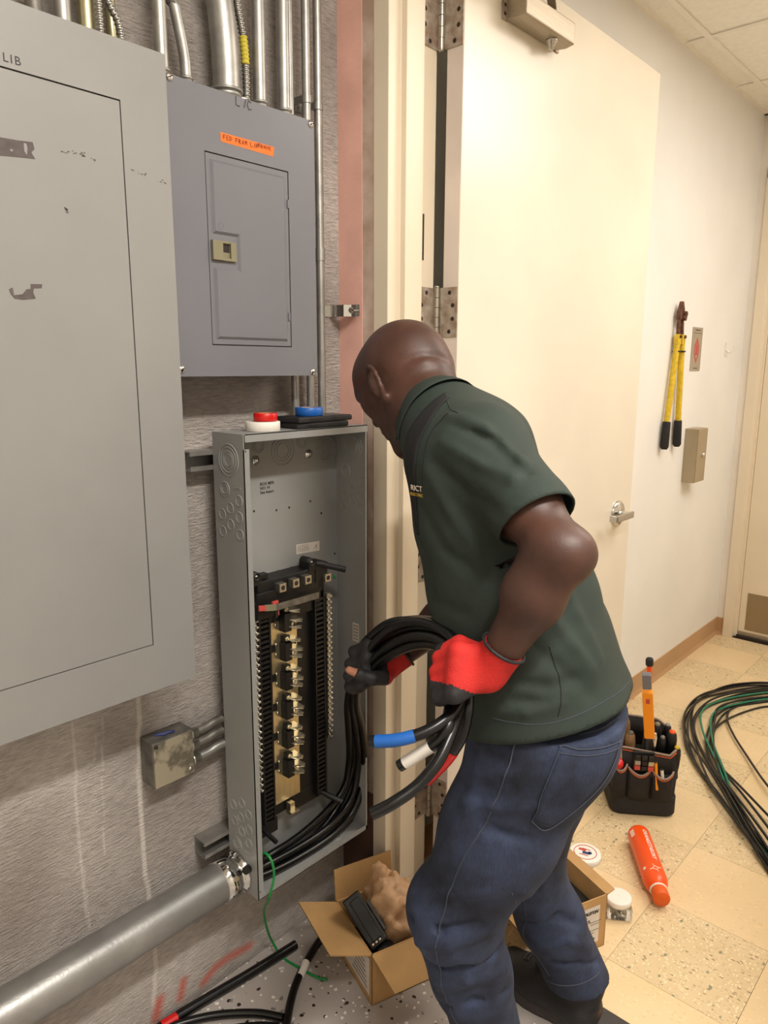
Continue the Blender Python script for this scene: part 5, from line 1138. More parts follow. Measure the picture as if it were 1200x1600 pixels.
def off(p, a, b, s): return (p[0]+a*s, p[1]+b*s, p[2])
# common run: out of the thick pipe, along the box floor, up its right side, through the right hand
run = [[(-1.219,0.87,0.3533), (-1.232,0.9439,0.3318), (-1.225,1.048,0.3309), (-1.222,1.153,0.3422), (-1.222,1.223,0.3835), (-1.208,1.233,0.4854), (-1.165,1.181,0.6107), (-1.1,1.103,0.731)],
       [(-1.235,0.87,0.3285), (-1.222,0.9354,0.3179), (-1.214,1.037,0.3136), (-1.212,1.155,0.3206), (-1.212,1.232,0.3652), (-1.2,1.249,0.4728), (-1.155,1.193,0.6096), (-1.09,1.107,0.7328)],
       [(-1.208,0.87,0.3719), (-1.248,0.9569,0.3371), (-1.243,1.053,0.344), (-1.24,1.148,0.3692), (-1.24,1.213,0.4082), (-1.222,1.215,0.4968), (-1.175,1.166,0.6128), (-1.11,1.1,0.7318)],
       [(-1.243,0.87,0.3507), (-1.25,0.9574,0.3081), (-1.247,1.056,0.3016), (-1.245,1.141,0.3267), (-1.244,1.205,0.3733), (-1.224,1.23,0.4711), (-1.18,1.187,0.5995), (-1.12,1.123,0.7269)]]
arc = [[(-0.9876,1.009,0.8666), (-0.9539,1.008,0.9279), (-0.8831,0.9939,0.9943), (-0.7853,0.9575,1.041), (-0.6874,0.913,1.057), (-0.6398,0.888,1.033), (-0.6248,0.8694,0.9902)],
       [(-0.9778,1.01,0.8636), (-0.9361,1.008,0.9179), (-0.8559,0.9872,0.9801), (-0.7617,0.9468,1.024), (-0.6774,0.9038,1.04), (-0.6409,0.8766,1.02), (-0.6287,0.8582,0.9874)],
       [(-1.002,1.017,0.8683), (-0.9742,1.018,0.9318), (-0.9104,1.01,0.9911), (-0.8142,0.9833,1.029), (-0.7073,0.9426,1.055), (-0.6454,0.9097,1.03), (-0.6221,0.8831,0.9809)],
       [(-0.9998,1.026,0.8663), (-0.9635,1.026,0.9241), (-0.8892,1.012,0.98), (-0.7919,0.9748,1.025), (-0.6878,0.9227,1.043), (-0.646,0.8974,1.012), (-0.6307,0.8745,0.9779)]]
end = [[(-0.6174,0.8436,0.9719), (-0.6168,0.8144,0.964), (-0.6301,0.7853,0.9518), (-0.6582,0.7566,0.9404), (-0.6959,0.734,0.9324)],
       [(-0.6244,0.8367,0.9699), (-0.6114,0.8171,0.9555), (-0.6198,0.8035,0.9337), (-0.6431,0.7899,0.9105), (-0.6695,0.7731,0.886)],
       [(-0.6142,0.8698,0.9559), (-0.6208,0.867,0.9166), (-0.6423,0.8636,0.8745), (-0.6657,0.8611,0.8415), (-0.6911,0.8567,0.8087)],
       [(-0.619,0.8528,0.9605), (-0.6073,0.817,0.9414), (-0.6045,0.7846,0.9141), (-0.6163,0.7521,0.8844), (-0.6333,0.7178,0.8653), (-0.6538,0.6949,0.8497)]]
names = ['black cable with a blue-taped end hanging from the left glove', 'black cable with a white-taped end hanging from the left glove', 'black cable with a red-taped end half hidden behind the others', 'longest untaped black cable end drooping below the taped ones']
tapes = [('blue', .070, .010), ('white', .062, .010), ('red', .095, .012), None]
GRP = 'four feeder cables pulled through the thick pipe'
for k in range(4): cable(names[k], run[k]+arc[k]+end[k], RC, tapes[k], GRP)
# extra coil turns held between both gloves
for k, (dy, lab) in enumerate(((0, 'outer loop of black cable arching between both gloves'), (1, 'inner loop of black cable arching low between both gloves'))):
    P_ = ([(-1.004,1.003,0.8495), (-0.9859,1.019,0.9229), (-0.9146,1.018,0.9852), (-0.8297,1.021,1.017), (-0.7355,0.9993,1.028), (-0.6715,0.9688,1.005), (-0.6405,0.9195,0.9735)] if k == 0 else
          [(-0.9667,1.006,0.8626), (-0.9208,1.006,0.9119), (-0.8398,0.9853,0.9696), (-0.7541,0.9502,1.01), (-0.6757,0.9021,1.028), (-0.6475,0.8756,1.013), (-0.6383,0.8576,0.992)])
    cable(lab, P_, RC, None, GRP)

# ================================================================ LOOSE CABLES ON THE FLOOR
fr = .0095
cable('straight black cable end with red tape on the floor along the concrete wall', [(-1.300, .35, .0125), (-1.310, .55, .0125), (-1.313, .70, .0125), (-1.303, .80, .0125), (-1.285, .93, .0125), (-1.272,1.063,0.0125)], .0120, None, m='blackgloss')
t_ = MB(); a_ = V(-1.3128, .698, .0125); b_ = V(-1.309, .735, .0125); 
tp = [o for o in COL.objects if o.name.startswith('power_cable') and o.get('label', '').startswith('straight black cable end')][0]
t_.cyl(a_, b_, .0128, n=14); link('colour_tape', t_, 'red', tp)
cw = cable('black cable with a white tape band, coming out from under the near cardboard box', [(-1.252,1.178,0.0105), (-1.236,1.111,0.0105), (-1.203,1.029,0.0105), (-1.166,0.9637,0.0105), (-1.105,0.8901,0.0105), (-1.04,0.8334,0.0105)], .0098)
t_ = MB(); a_ = Vector((-1.21,1.044,0.0105)); b_ = Vector((-1.189,1.004,0.0105)); t_.cyl(a_, b_, .0103, n=14); link('colour_tape', t_, 'white', cw)
cable('black cable curving along the bottom edge of the floor, upper one', [(-1.13,0.9014,0.0105), (-1.185,0.8669,0.0105), (-1.247,0.8036,0.0105), (-1.292,0.7304,0.0105), (-1.319,0.6502,0.0105), (-1.318,0.5593,0.0105)], .0092)
cable('black cable curving along the bottom edge of the floor, lower one', [(-1.118,0.8804,0.0105), (-1.163,0.84,0.0105), (-1.205,0.783,0.0105), (-1.236,0.7115,0.0105), (-1.25,0.6255,0.0105)], .0092)
cable('thin green wire hanging out of the open box down to the floor', [(-1.215,0.9,0.3649), (-1.19,0.9074,0.4046), (-1.165,0.909,0.3968), (-1.16,0.9109,0.3576), (-1.17,0.9024,0.2997), (-1.245, .945, .20), (-1.275, .975, .115), (-1.298,1.007,0.045), (-1.271,1.019,0.0045), (-1.206,1.027,0.0045), (-1.161,1.036,0.0045), (-1.137,1.048,0.0045)], .0030, None, m='green', cat='wire', name='green_wire')

# ================================================================ COIL ON THE CORRIDOR FLOOR
wc = thing('wire_coil', 'loose coil of thin black and green wires on the corridor floor, right edge', 'wire coil', (-0.7106,2.768,0))
lines = [[(-0.7602,3.678,0), (-0.8697,3.567,0), (-0.9649,3.413,0), (-1.017,3.23,0), (-0.9894,3.031,0), (-0.8973,2.822,0), (-0.7956,2.659,0), (-0.6843,2.509,0), (-0.5511,2.342,0), (-0.4199,2.199,0)],
         [(-0.7469,3.624,0), (-0.8773,3.448,0), (-0.9483,3.276,0), (-0.9512,3.107,0), (-0.8988,2.926,0), (-0.7936,2.722,0), (-0.6743,2.544,0), (-0.5409,2.374,0), (-0.4098,2.227,0)],
         [(-0.7321,3.564,0), (-0.848,3.395,0), (-0.9101,3.226,0), (-0.9022,3.073,0), (-0.8443,2.871,0), (-0.7566,2.695,0), (-0.6512,2.539,0), (-0.5207,2.37,0), (-0.3919,2.225,-0)],
         [(-0.7074,3.465,0), (-0.7844,3.359,0), (-0.8572,3.177,0), (-0.867,3.014,0), (-0.8205,2.859,0), (-0.7374,2.743,0), (-0.6305,2.611,0), (-0.4844,2.449,0)],
         [(-0.7249,3.535,0), (-0.8082,3.397,0), (-0.8642,3.269,0), (-0.856,3.115,0), (-0.8007,2.981,0), (-0.6982,2.841,0), (-0.5775,2.687,0), (-0.4642,2.561,0)]]
rs = random.Random(11); k = 0
for bi, (base_, cnt) in enumerate(zip(lines, (5, 4, 5, 1, 1))):
    for j in range(cnt):
        ox, oy = rs.uniform(-.018, .018), rs.uniform(-.018, .018); ph = rs.uniform(0, 6)
        pts = [(p[0]+ox+.011*math.sin(i*1.3+ph), p[1]+oy+.011*math.cos(i*1.1+ph), .0048+.0090*((j+i//3) % 3)) for i, p in enumerate(base_)]
        gr = (bi, j) in ((1, 1), (2, 4)); mb = MB(); mb.tube(spline(pts, 7), .0044, 8); link('wire', mb, 'teal' if gr else 'blackgloss', wc); k += 1

# ================================================================ NEAR CARDBOARD BOX
def carton(label, A, ex, ey, w_, d_, h, th, flaps, name='cardboard_box', inner_dark=False):
    """A: a floor corner, ex / ey: unit edge directions, w_ along ex, d_ along ey; flaps: list of (edge, length, angle from vertical outward, trim)"""
    A = Vector(A); ex = Vector(ex).normalized(); ey = Vector(ey).normalized(); up = V(0, 0, 1)
    t = thing(name, label, 'box', tuple(A+ex*w_/2+ey*d_/2))
    c = [A, A+ex*w_, A+ex*w_+ey*d_, A+ey*d_]; cen = A+ex*w_/2+ey*d_/2; pans = []
    mb = MB(); mb.prism([p+V(0, 0, .0005) for p in c], (0, 0, th)); link('bottom_panel', mb, 'card', t)
    for i in range(4):
        p, q = c[i], c[(i+1) % 4]; n = (q-p).cross(up).normalized()
        if n.dot((p+q)/2-cen) < 0: n = -n
        mb = MB(); mb.prism([p+V(0, 0, .0005), q+V(0, 0, .0005), q+up*h, p+up*h], -n*th); pans.append((link('side_panel', mb, 'card', t), p, q, n))
    for e, ln, ang, tr, tw in flaps:
        _, p, q, n = pans[e]; a = math.radians(ang); d = up*math.cos(a)+n*math.sin(a); s = (q-p).normalized(); nn = d.cross(s).normalized()
        p0, q0 = p+up*(h-.001), q+up*(h-.001); d2 = (d+s*tw).normalized()
        mb = MB(); mb.prism([p0+s*tr*.3, q0-s*tr*.3, q0-s*tr+d2*ln, p0+s*tr+d2*ln], nn*th)
        f = link('flap', mb, 'card', t)
        mb = MB(); ee = [(p0+s*tr+d2*ln), (q0-s*tr+d2*ln)]
        for k in range(24):
            u = ee[0].lerp(ee[1], k/24)+nn*th*.5; v = ee[0].lerp(ee[1], (k+.5)/24)+nn*th*.5; mb.obox((u+v)/2, (v-u)/2, nn*th*.25, d2*.0006)
        fl = link('corrugated_edge', mb, 'dark', f); fl['kind'] = 'stuff'
    return t, pans
A1 = V(-1.007, 1.070, 0); e1 = V(-.943, .331, 0); e2 = V(.331, .943, 0); h1 = .14
b1, pn1 = carton('opened cardboard box with black parts and crumpled brown paper, below the open panel box', A1, e1, e2, .20, .165, h1, .003,
    [(0, .105, 72, .004, .10), (3, .095, 112, .003, -.12), (1, .085, 6, .0, 0)])
# printed side of the near box
o, p, q, n = pn1[0]; s = (q-p).normalized(); c = p+s*.012+V(0, 0, .02)+n*.0002
mb = MB(); mb.prism([c, c+s*.135, c+s*.135+V(0, 0, .10), c+V(0, 0, .10)], n*.0003); lb = link('printed_label', mb, 'label', b1)
mb = MB()
for k in range(7): mb.prism([c+n*.0005+s*(.01+.003*k)+V(0, 0, .012+.012*k), c+n*.0005+s*(.09-.006*(k % 3))+V(0, 0, .012+.012*k), c+n*.0005+s*(.09-.006*(k % 3))+V(0, 0, .0145+.012*k), c+n*.0005+s*(.01+.003*k)+V(0, 0, .0145+.012*k)], n*.0002)
link('print', mb, 'ink', lb)
# black circuit breaker standing askew in the box
bk = thing('circuit_breaker', 'long black moulded breaker block leaning inside the near cardboard box', 'breaker', tuple(A1+e1*.12+e2*.05))
a = Vector((-1.125,1.117,0.205)); b = Vector((-1.022,1.115,0.13)); d = (b-a).normalized(); n_ = (Vector((0, 0, 1.4866))-a).normalized(); s_ = d.cross(n_).normalized(); n_ = s_.cross(d)
if n_.dot(Vector((0, 0, 1.4866))-a) < 0: n_ = -n_
L = (b-a).length
mb = MB(); mb.obox((a+b)/2-n_*.02, d*L/2, s_*.0235, n_*.026); link('body', mb, 'black', bk, bevel=.004)
mb = MB(); mb.obox((a+b)/2+n_*.0075-s_*.002, d*L*.40, s_*.012, n_*.006); link('face_ridge', mb, 'black', bk, bevel=.002)
mb = MB(); mb.obox(a.lerp(b, .93)+n_*.006+s_*.004, d*.007, s_*.016, n_*.004); tt = link('terminal_end', mb, 'dark', bk, bevel=.001)
for k in range(3):
    mb = MB(); cc_ = a.lerp(b, .93)+n_*.0105+s_*(-.006+.010*k); mb.lathe(cc_, n_, [(.0035, 0), (.003, .001), (.0008, .0012)], 10); link('terminal_screw', mb, 'steel', tt)
mb = MB(); mb.obox(a.lerp(b, .55)-n_*.012-s_*.029, d*L*.30, s_*.0035, n_*.008); link('mounting_rail', mb, 'blackgloss', bk, bevel=.001)
# second black device deeper in the box
mb = MB(); mb.obox(A1+e1*.075+e2*.045+V(0, 0, .075), e1*.060, e2*.035, (0, 0, .030)); bk2 = thing('circuit_breaker', 'second black block lying deeper in the near cardboard box', 'breaker', tuple(A1+e1*.07+e2*.06)); link('body', mb, 'black', bk2, bevel=.003)
mb = MB(); mb.obox(A1+e1*.075+e2*.045+V(0, 0, .110), e1*.045, e2*.012, (0, 0, .006)); link('face_ridge', mb, 'black', bk2, bevel=.002)
# crumpled brown paper
G = SDF((-1.26, 1.02, .01), (-.90, 1.42, .36), .004); pc = [Vector((-1.06,1.21,0.115)), Vector((-1.082,1.209,0.17)), Vector((-1.106,1.216,0.215))]
G.cap(tuple(pc[0]), tuple(pc[1]), .054, .053, .02); G.cap(tuple(pc[1]), tuple(pc[2]), .050, .030, .02); G.cap((-1.073,1.238,0.165), (-1.053,1.275,0.165), .040, .026, .02); G.cap(tuple(pc[0]), (-1.05,1.218,0.09), .05, .045, .02)
rng2 = np.random.default_rng(5); X, Y, Z = G.ax[0][:, None, None], G.ax[1][None, :, None], G.ax[2][None, None, :]
for k in range(24):
    v = rng2.normal(size=3); v /= np.linalg.norm(v); f = rng2.uniform(40, 120); ph = rng2.uniform(0, 6); G.A += ((.27/f)*(.64-np.abs(np.sin((X*v[0]+Y*v[1]+Z*v[2])*f+ph)))).astype(np.float32)
pb = thing('crumpled_paper', 'crumpled brown packing paper stuffed in the near cardboard box', 'paper', tuple(A1+e1*.09+e2*.12))
sdf_obj('paper_wad', G, ['paperbag'], pb, 1)
for f in pb.children[0].data.polygons: f.use_smooth = False

# ================================================================ SECOND CARTON, BEHIND THE MAN'S LEGS
A2 = V(-.686, 1.618, 0); f1 = V(-.38, -.925, 0); f2 = V(-.925, .38, 0); h2 = .152
b2, pn2 = carton('cardboard box with an ink-printed white label on its end, behind the legs', A2, f1, f2, .175, .27, h2, .003, [(3, .026, 75, .004, .05), (1, .09, 108, .01, 0)])
o, p, q, n = pn2[0]; s = (q-p).normalized(); s = -s if s.x < 0 else s
# label on the end that faces the room
L0 = (p if p.x < q.x else q)+s*.022+V(0, 0, .022)+n*.0004; LW, LH = .130, .108
mb = MB(); mb.prism([L0, L0+s*LW, L0+s*LW+V(0, 0, LH), L0+V(0, 0, LH)], n*.0003); lb = link('printed_label', mb, 'label', b2)
T0 = L0+n*.0005
text('label_print', 'APPLETON', .0115, 'ink', T0+s*(LW-.006)+V(0, 0, LH-.020), s, (0, 0, 1), b2, align='RIGHT', shear=.3, bold=.0008)
text('label_print', 'UL', .010, 'ink', T0+s*(LW-.030)+V(0, 0, LH-.042), s, (0, 0, 1), b2, align='RIGHT', bold=.0004)
mb = MB()
for z, xa, xb_ in ((LH-.028, .01, .09), (.060, .03, .075), (.052, .03, .07), (.062, .095, .135), (.055, .10, .13), (.038, .0, LW), (.030, .07, .115), (.022, .085, .11)):
    mb.prism([T0+s*xa+V(0, 0, z), T0+s*xb_+V(0, 0, z), T0+s*xb_+V(0, 0, z+.0012), T0+s*xa+V(0, 0, z+.0012)], n*.0002)
mb.cyl(T0+s*.105+V(0, 0, .012), T0+s*.105+V(0, 0, .012)+n*.0002, .003, n=10); mb.cyl(T0+s*.115+V(0, 0, .013), T0+s*.115+V(0, 0, .013)+n*.0002, .003, n=10)
link('label_lines', mb, 'ink', lb)
mb = MB(); c_ = p.lerp(q, .5)+V(0, 0, h2-.012)+n*.0004; mb.prism([c_-s*.095+V(0, 0, -.012), c_+s*.02+V(0, 0, -.008), c_+s*.02+V(0, 0, .009), c_-s*.095+V(0, 0, .010)], n*.0003); MT['packtape'] = mat('packing_tape', (196, 156, 106), .2, 0, .04, 20); link('packing_tape', mb, 'packtape', b2)
mb = MB(); mb.obox(A2+f1*.0875+f2*.13+V(0, 0, .055), f1*.075, f2*.115, (0, 0, .050)); dd_ = thing('junction_box', 'dark object at the bottom of the cardboard box behind the legs', 'junction box', tuple(A2+f1*.1+f2*.12)); link('box_body', mb, 'black', dd_, bevel=.004)

# ================================================================ JARS
def jar(label, c, r_l, hb, w_, square, logo, ang=0):
    t = thing('plastic_jar', label, 'jar', c); c = Vector(c); ex = V(math.cos(ang), math.sin(ang), 0); ey = V(-math.sin(ang), math.cos(ang), 0); mb = MB()
    if square:
        mb.prism([c+ex*a*w_+ey*b*w_+V(0, 0, .001) for a, b in ((-1, -1), (1, -1), (1, 1), (-1, 1))], (0, 0, hb)); link('jar_body', mb, 'glass', t, bevel=.008, seg=3)
    else: mb.lathe(c, (0, 0, 1), [(.002, .001), (w_*.94, .001), (w_, .006), (w_, hb*.8), (w_*.92, hb*.96), (w_*.85, hb)], 32, caps=False); link('jar_body', mb, 'glass', t)
    mb = MB(); mb.lathe(c+V(0, 0, hb), (0, 0, 1), [(.001, .0005), (r_l-.001, .0005), (r_l, .0015), (r_l, .015), (r_l-.002, .0175), (r_l-.004, .018), (.001, .0172)], 36, caps=False); ld = link('lid', mb, 'plastic', t)
    mb = MB()
    for k in range(5):
        a = k*1.26; cc = c+V(math.cos(a)*w_*.35, math.sin(a)*w_*.35, .012+.005*(k % 2)); mb.lathe(cc, (math.sin(k*2.)*.8, math.cos(k*3.)*.8, 1), [(.003, 0), (.012, 0), (.012, .006), (.003, .006), (.003, 0)], 10, caps=False)
    o = link('fittings', mb, 'galv', t); o['kind'] = 'stuff'
    top = c+V(0, 0, hb+.0182)
    if logo:
        mb = MB(); mb.tube([top+V(math.cos(a)*r_l*.70, math.sin(a)*r_l*.70, 0) for a in np.linspace(0, 2*PI, 33)[:-1]], .0011, 5, closed=True); link('red_ring', mb, 'redink', ld)
        mb = MB(); mb.obox(top+V(.004, -.001, 0), (.010, .004, 0), (-.002, .005, 0), (0, 0, .0003)); mb.obox(top+V(.012, .006, 0), (.004, .002, 0), (-.003, .004, 0), (0, 0, .0003)); link('blue_mark', mb, 'blueink', ld)
        mb = MB(); mb.obox(top+V(-.012, .006, 0), (.010, .002, 0), (-.001, .004, 0), (0, 0, .0003)); mb.obox(top+V(-.004, .014, 0), (.012, .003, 0), (0, .0012, 0), (0, 0, .0003)); mb.obox(top+V(.002, -.013, 0), (.012, .003, 0), (0, .0012, 0), (0, 0, .0003)); link('red_mark', mb, 'redink', ld)
    return t
jar('jar with a plain white lid and a square clear body beside the cardboard box', (-.712, 1.752, 0), .036, .036, .036, True, False, .55)
cj = (-0.8445,1.773,0.1); jar('round clear jar with a red-ringed lid, under a loose lid, behind the cardboard box', (cj[0], cj[1], 0), .045, .080, .040, False, True)
lj = jar('loose white lid with a red-ringed logo resting on the round jar', (cj[0]+.016, cj[1]+.004, .0995), .045, 0, .040, False, True)
for ch in list(lj.children):
    if ch.name.startswith(('jar_body', 'fittings')): bpy.data.objects.remove(ch)
lj.name = 'jar_lid'; lj['category'] = 'lid'

# ================================================================ ORANGE BOTTLE
bt = thing('sports_bottle', 'orange bottle with white lettering lying on the tiled floor', 'bottle', (-.71, 1.955, 0))
r = .0345; pb_ = Vector((-0.798,2.082,0.0355)); pe_ = Vector((-0.6265,1.844,0.034)); d = (pe_-pb_); d.z = 0; L = d.length; d.normalize(); pb_.z = r+.0006
mb = MB(); mb.lathe(pb_, d, [(.001, 0), (r*.80, .0), (r*.95, .004), (r, .012), (r, L-.082), (r*.99, L-.072), (r*.93, L-.058), (r*.78, L-.044), (r*.62, L-.036), (r*.56, L-.034)], 36, caps=False); body_ = link('bottle_body', mb, 'orange', bt)
mb = MB(); mb.lathe(pb_, d, [(r*.66, L-.0365), (r*.72, L-.035), (r*.70, L-.032), (r*.60, L-.031)], 32, caps=False); link('neck_ring', mb, 'whiteink', bt)
MT['cap'] = mat('orange_cap', (226, 92, 14), .5, 0, .03, 10)
mb = MB(); mb.lathe(pb_, d, [(r*.62, L-.032), (r*.66, L-.030), (r*.68, L), (r*.62, L+.003), (.001, L+.003)], 32, caps=False); link('cap', mb, 'cap', bt)
def on_bottle(o):
    """wraps flat lettering made in the bottle's top plane round the body"""
    up = V(0, 0, 1); sd = d.cross(up); o0 = Vector(list(bt['org']))
    for v in o.data.vertices:
        p = v.co+o0-pb_; s = p.dot(d); t_ = p.dot(sd); hgt = p.dot(up)-r; a = t_/r; q = pb_+d*s+(up*math.cos(a)+sd*math.sin(a))*(r+.0006+hgt); v.co = q-o0
sd = d.cross(V(0, 0, 1)); sgn = 1
tx = text('lettering', 'ORANGETHEORY', .0175, 'whiteink', pb_+d*.028-sd*.004+V(0, 0, r), d, -sd, bt, bold=.0004); 
if (Vector(tx.data.vertices[0].co)).length >= 0: on_bottle(tx)
lg = MB(); c = pb_+d*(L-.085)-sd*.001+V(0, 0, r)
for a in range(4):
    u = d*math.cos(a*PI/2+.5)+sd*math.sin(a*PI/2+.5); v = d*math.cos(a*PI/2+.5+PI/2)+sd*math.sin(a*PI/2+.5+PI/2); lg.tube([c+u*.006-v*.006, c+u*.006+v*.006, c+u*.012+v*.012], .0011, 5)
lg = link('splat_logo', lg, 'whiteink', bt); on_bottle(lg)
mb = MB(); c = pb_+d*.022+sd*.030+V(0, 0, r)
for k in range(5): mb.obox(c+d*.006*k, d*.002, sd*.007, (0, 0, .0003))
mb.obox(pb_+d*(L-.095)+sd*.030+V(0, 0, r), d*.005, sd*.004, (0, 0, .0003)); sp_ = link('small_print', mb, 'whiteink', bt); on_bottle(sp_)

# ================================================================ TOOL BAG
tb_ = thing('tool_bag', 'open black tool bag with grey and orange piping, full of tools, behind the man', 'tool bag', (-.87, 2.31, 0))
c0 = Vector((-0.8935,2.195,0)); c1 = Vector((-0.7716,2.283,0)); sx = (c1-c0).normalized(); sy = V(-sx.y, sx.x, 0)
c0 = c0-sx*.045; W = .215; D = .20; c1 = c0+sx*W
def bp(u, v, z): return c0+sx*(u*W)+sy*(v*D)+V(0, 0, z)
def rr(u0, v0, u1, v1, z, rd, n=5):
    out = []
    for (cu, cv, a0) in ((u1-rd/W, v0+rd/D, -PI/2), (u1-rd/W, v1-rd/D, 0), (u0+rd/W, v1-rd/D, PI/2), (u0+rd/W, v0+rd/D, PI)):
        for k in range(n): a = a0+PI/2*k/(n-1); out.append(bp(cu, cv, z)+sx*rd*math.cos(a)+sy*rd*math.sin(a))
    return out
def hull(rings, m, nm, capb=True):
    mb = MB(); n = len(rings[0])
    for A_, B_ in zip(rings[:-1], rings[1:]): mb.add(A_+B_, [(i, (i+1) % n, n+(i+1) % n, n+i) for i in range(n)], True)
    if capb: mb.add(rings[0], [tuple(range(n))[::-1]])
    return link(nm, mb, m, tb_)
bs_ = hull([rr(.03, .03, .97, .97, .002, .03), rr(0, 0, 1, 1, .012, .03), rr(0, 0, 1, 1, .070, .03), rr(.02, .02, .98, .98, .075, .03)], 'rubber', 'moulded_base')
def topz(p):
    u = (p-c0).dot(sx)/W; v = (p-c0).dot(sy)/D
    front = .238-.038*math.sin(max(0, min(1, (u-.30)/.62))*PI)+.006*(u < .3); back = .292-.02*u-.03*(2*u-1)**2
    w_ = max(0, min(1, (v-.05)/.9)); w_ = w_*w_*(3-2*w_); return front*(1-w_)+back*w_
ring0 = rr(.02, .02, .98, .98, 0, .03, 8)
rg = [[V(p.x, p.y, .070) for p in ring0], [V(p.x, p.y, .16)+(p-bp(.5, .5, 0)).normalized()*.004 for p in ring0], [V(p.x, p.y, topz(p))-(p-bp(.5, .5, 0)).normalized()*.004 for p in ring0]]
bd = hull(rg, 'bag', 'bag_body', False); so_ = bd.modifiers.new('thick', 'SOLIDIFY'); so_.thickness = .004; so_.offset = -1
mb = MB(); mb.tube([p+V(0, 0, .002) for p in rg[2]], .0042, 6, closed=True); link('top_binding', mb, 'bagtrim', tb_)
mb = MB(); mb.tube([p+(p-bp(.5, .5, p.z)).normalized()*.003-V(0, 0, .006) for p in rg[2]], .0018, 6, closed=True); link('orange_piping', mb, 'bagpipe', tb_)
def pocket(u0, u1, h, dpt=.020):
    cu = (u0+u1)/2; mb = MB(); rows = []
    for z in (.070, .12, h): rows.append([bp(u0+(u1-u0)*t, 0, z)-sy*(dpt*math.sin(PI*t)**.6*(.5+.5*(z-.07)/(h-.07))+.001)-V(0, 0, (.018*math.sin(PI*t) if z == h else 0)) for t in np.linspace(0, 1, 11)])
    mb.grid(rows); p = link('pocket', mb, 'bag', tb_); s = p.modifiers.new('thick', 'SOLIDIFY'); s.thickness = .003; s.offset = 0
    mb = MB(); mb.tube(rows[-1], .0038, 6); link('pocket_binding', mb, 'bagtrim', p)
    mb = MB(); mb.tube([q-V(0, 0, .006)-sy*.002 for q in rows[-1]], .0016, 6); link('orange_piping', mb, 'bagpipe', p); return rows[-1]
pocket(.0, .20, .190, .014); pocket(.22, .56, .180); pocket(.58, .90, .172)
# tools: each its own thing
def tool(name, label, cat, u, v, z): return thing(name, label, cat, tuple(bp(u, v, z)))
def shaft(par, nm, m, u, v, z0, z1, r, lean=(0, 0), prof=None, n=14, bevel=0):
    a = bp(u, v, z0); b = bp(u, v, z1)+V(lean[0], lean[1], 0); mb = MB(); L = (b-a).length
    mb.lathe(a, b-a, [(rr_*r, h_*L) for rr_, h_ in (prof or [(1, 0), (1, 1)])], n); return link(nm, mb, m, par)
HP = [(.75, 0), (1, .06), (.8, .25), (1, .5), (1.08, .8), (.9, .95), (.55, 1)]
t = tool('level', 'orange and grey torpedo level standing upright in the middle of the tool bag', 'level', .46, .25, .10)
P0_, P1_ = Vector((-0.8221,2.163,0.37)), Vector((-0.8172,2.097,0.567)); dd = (P1_-P0_).normalized(); vw = (Vector((0, 0, 1.4866))-P0_).normalized(); s_ = dd.cross(vw).normalized(); n_ = s_.cross(dd)
mb = MB(); mb.obox(P0_.lerp(P1_, .2), dd*.095, s_*.016, n_*.010); link('body', mb, 'amber', t, bevel=.003)
mb = MB(); mb.obox(P0_.lerp(P1_, .86)+n_*.001, dd*.028, s_*.0135, n_*.010); link('grey_end', mb, 'midgrey', t, bevel=.003)
mb = MB(); mb.obox(P0_.lerp(P1_, .50)+n_*.0095, dd*.010, s_*.006, n_*.0012); link('hang_hole', mb, 'redink', t, bevel=.003)
t = tool('screwdriver', 'orange-shafted tool with a black cap, tallest in the tool bag', 'screwdriver', .5, .6, .1)
a, b = Vector((-0.8694,2.271,0.3675)), Vector((-0.874,2.26,0.5467)); mb = MB(); mb.cyl(a, b, .0095, .0085, 14); link('shaft', mb, 'orange', t); mb = MB(); mb.cyl(bp(.5, .6, .004), a, .004, n=8); link('blade', mb, 'steel', t); mb = MB(); mb.lathe(b-(b-a)*.12, b-a, [(.0115, 0), (.0125, .004), (.0125, .020), (.010, .025), (.003, .026)], 16); link('black_cap', mb, 'rubber', t)
specs = [('screwdriver', 'black-handled screwdriver with an orange end cap at the right of the tool bag', 'screwdriver', .90, .30, .16, .265, .0165, 'black', 'orange'),
         ('screwdriver', 'dark screwdriver with a yellowish end, nearest the level on its right', 'screwdriver', .72, .50, .16, .27, .0145, 'black', 'olive'),
         ('screwdriver', 'grey-capped black screwdriver in the middle right of the tool bag', 'screwdriver', .76, .28, .15, .245, .013, 'black', 'galvdull'),
         ('screwdriver', 'black-handled screwdriver leaning at the far right back of the tool bag', 'screwdriver', .90, .58, .16, .262, .013, 'black', 'boxgrey'),
         ('chisel', 'wood-handled tool standing left of the orange level in the tool bag', 'chisel', .22, .48, .15, .285, .017, 'wood', 'wood'),
         ('chisel', 'second, darker wood handle in front of the other one in the tool bag', 'chisel', .27, .28, .14, .255, .016, 'wood', 'galvdull'),
         ('pliers', 'red-gripped pliers at the back left of the tool bag', 'pliers', .12, .75, .15, .32, .012, 'redink', 'redink'),
         ('pliers', 'red grip standing just in front of the left back corner of the tool bag', 'pliers', .10, .5, .15, .30, .012, 'redink', 'rust'),
         ('wrench', 'bright steel wrench shank just right of the level', 'wrench', .62, .20, .12, .262, .009, 'chrome', 'steel'),
         ('wrench', 'thin steel rod behind the steel wrench shank in the tool bag', 'wrench', .60, .45, .12, .29, .0105, 'galv', 'steel'),
         ('screwdriver', 'yellow-ended dark screwdriver low at the right front corner of the tool bag', 'screwdriver', .95, .15, .13, .225, .013, 'black', 'yellow')]
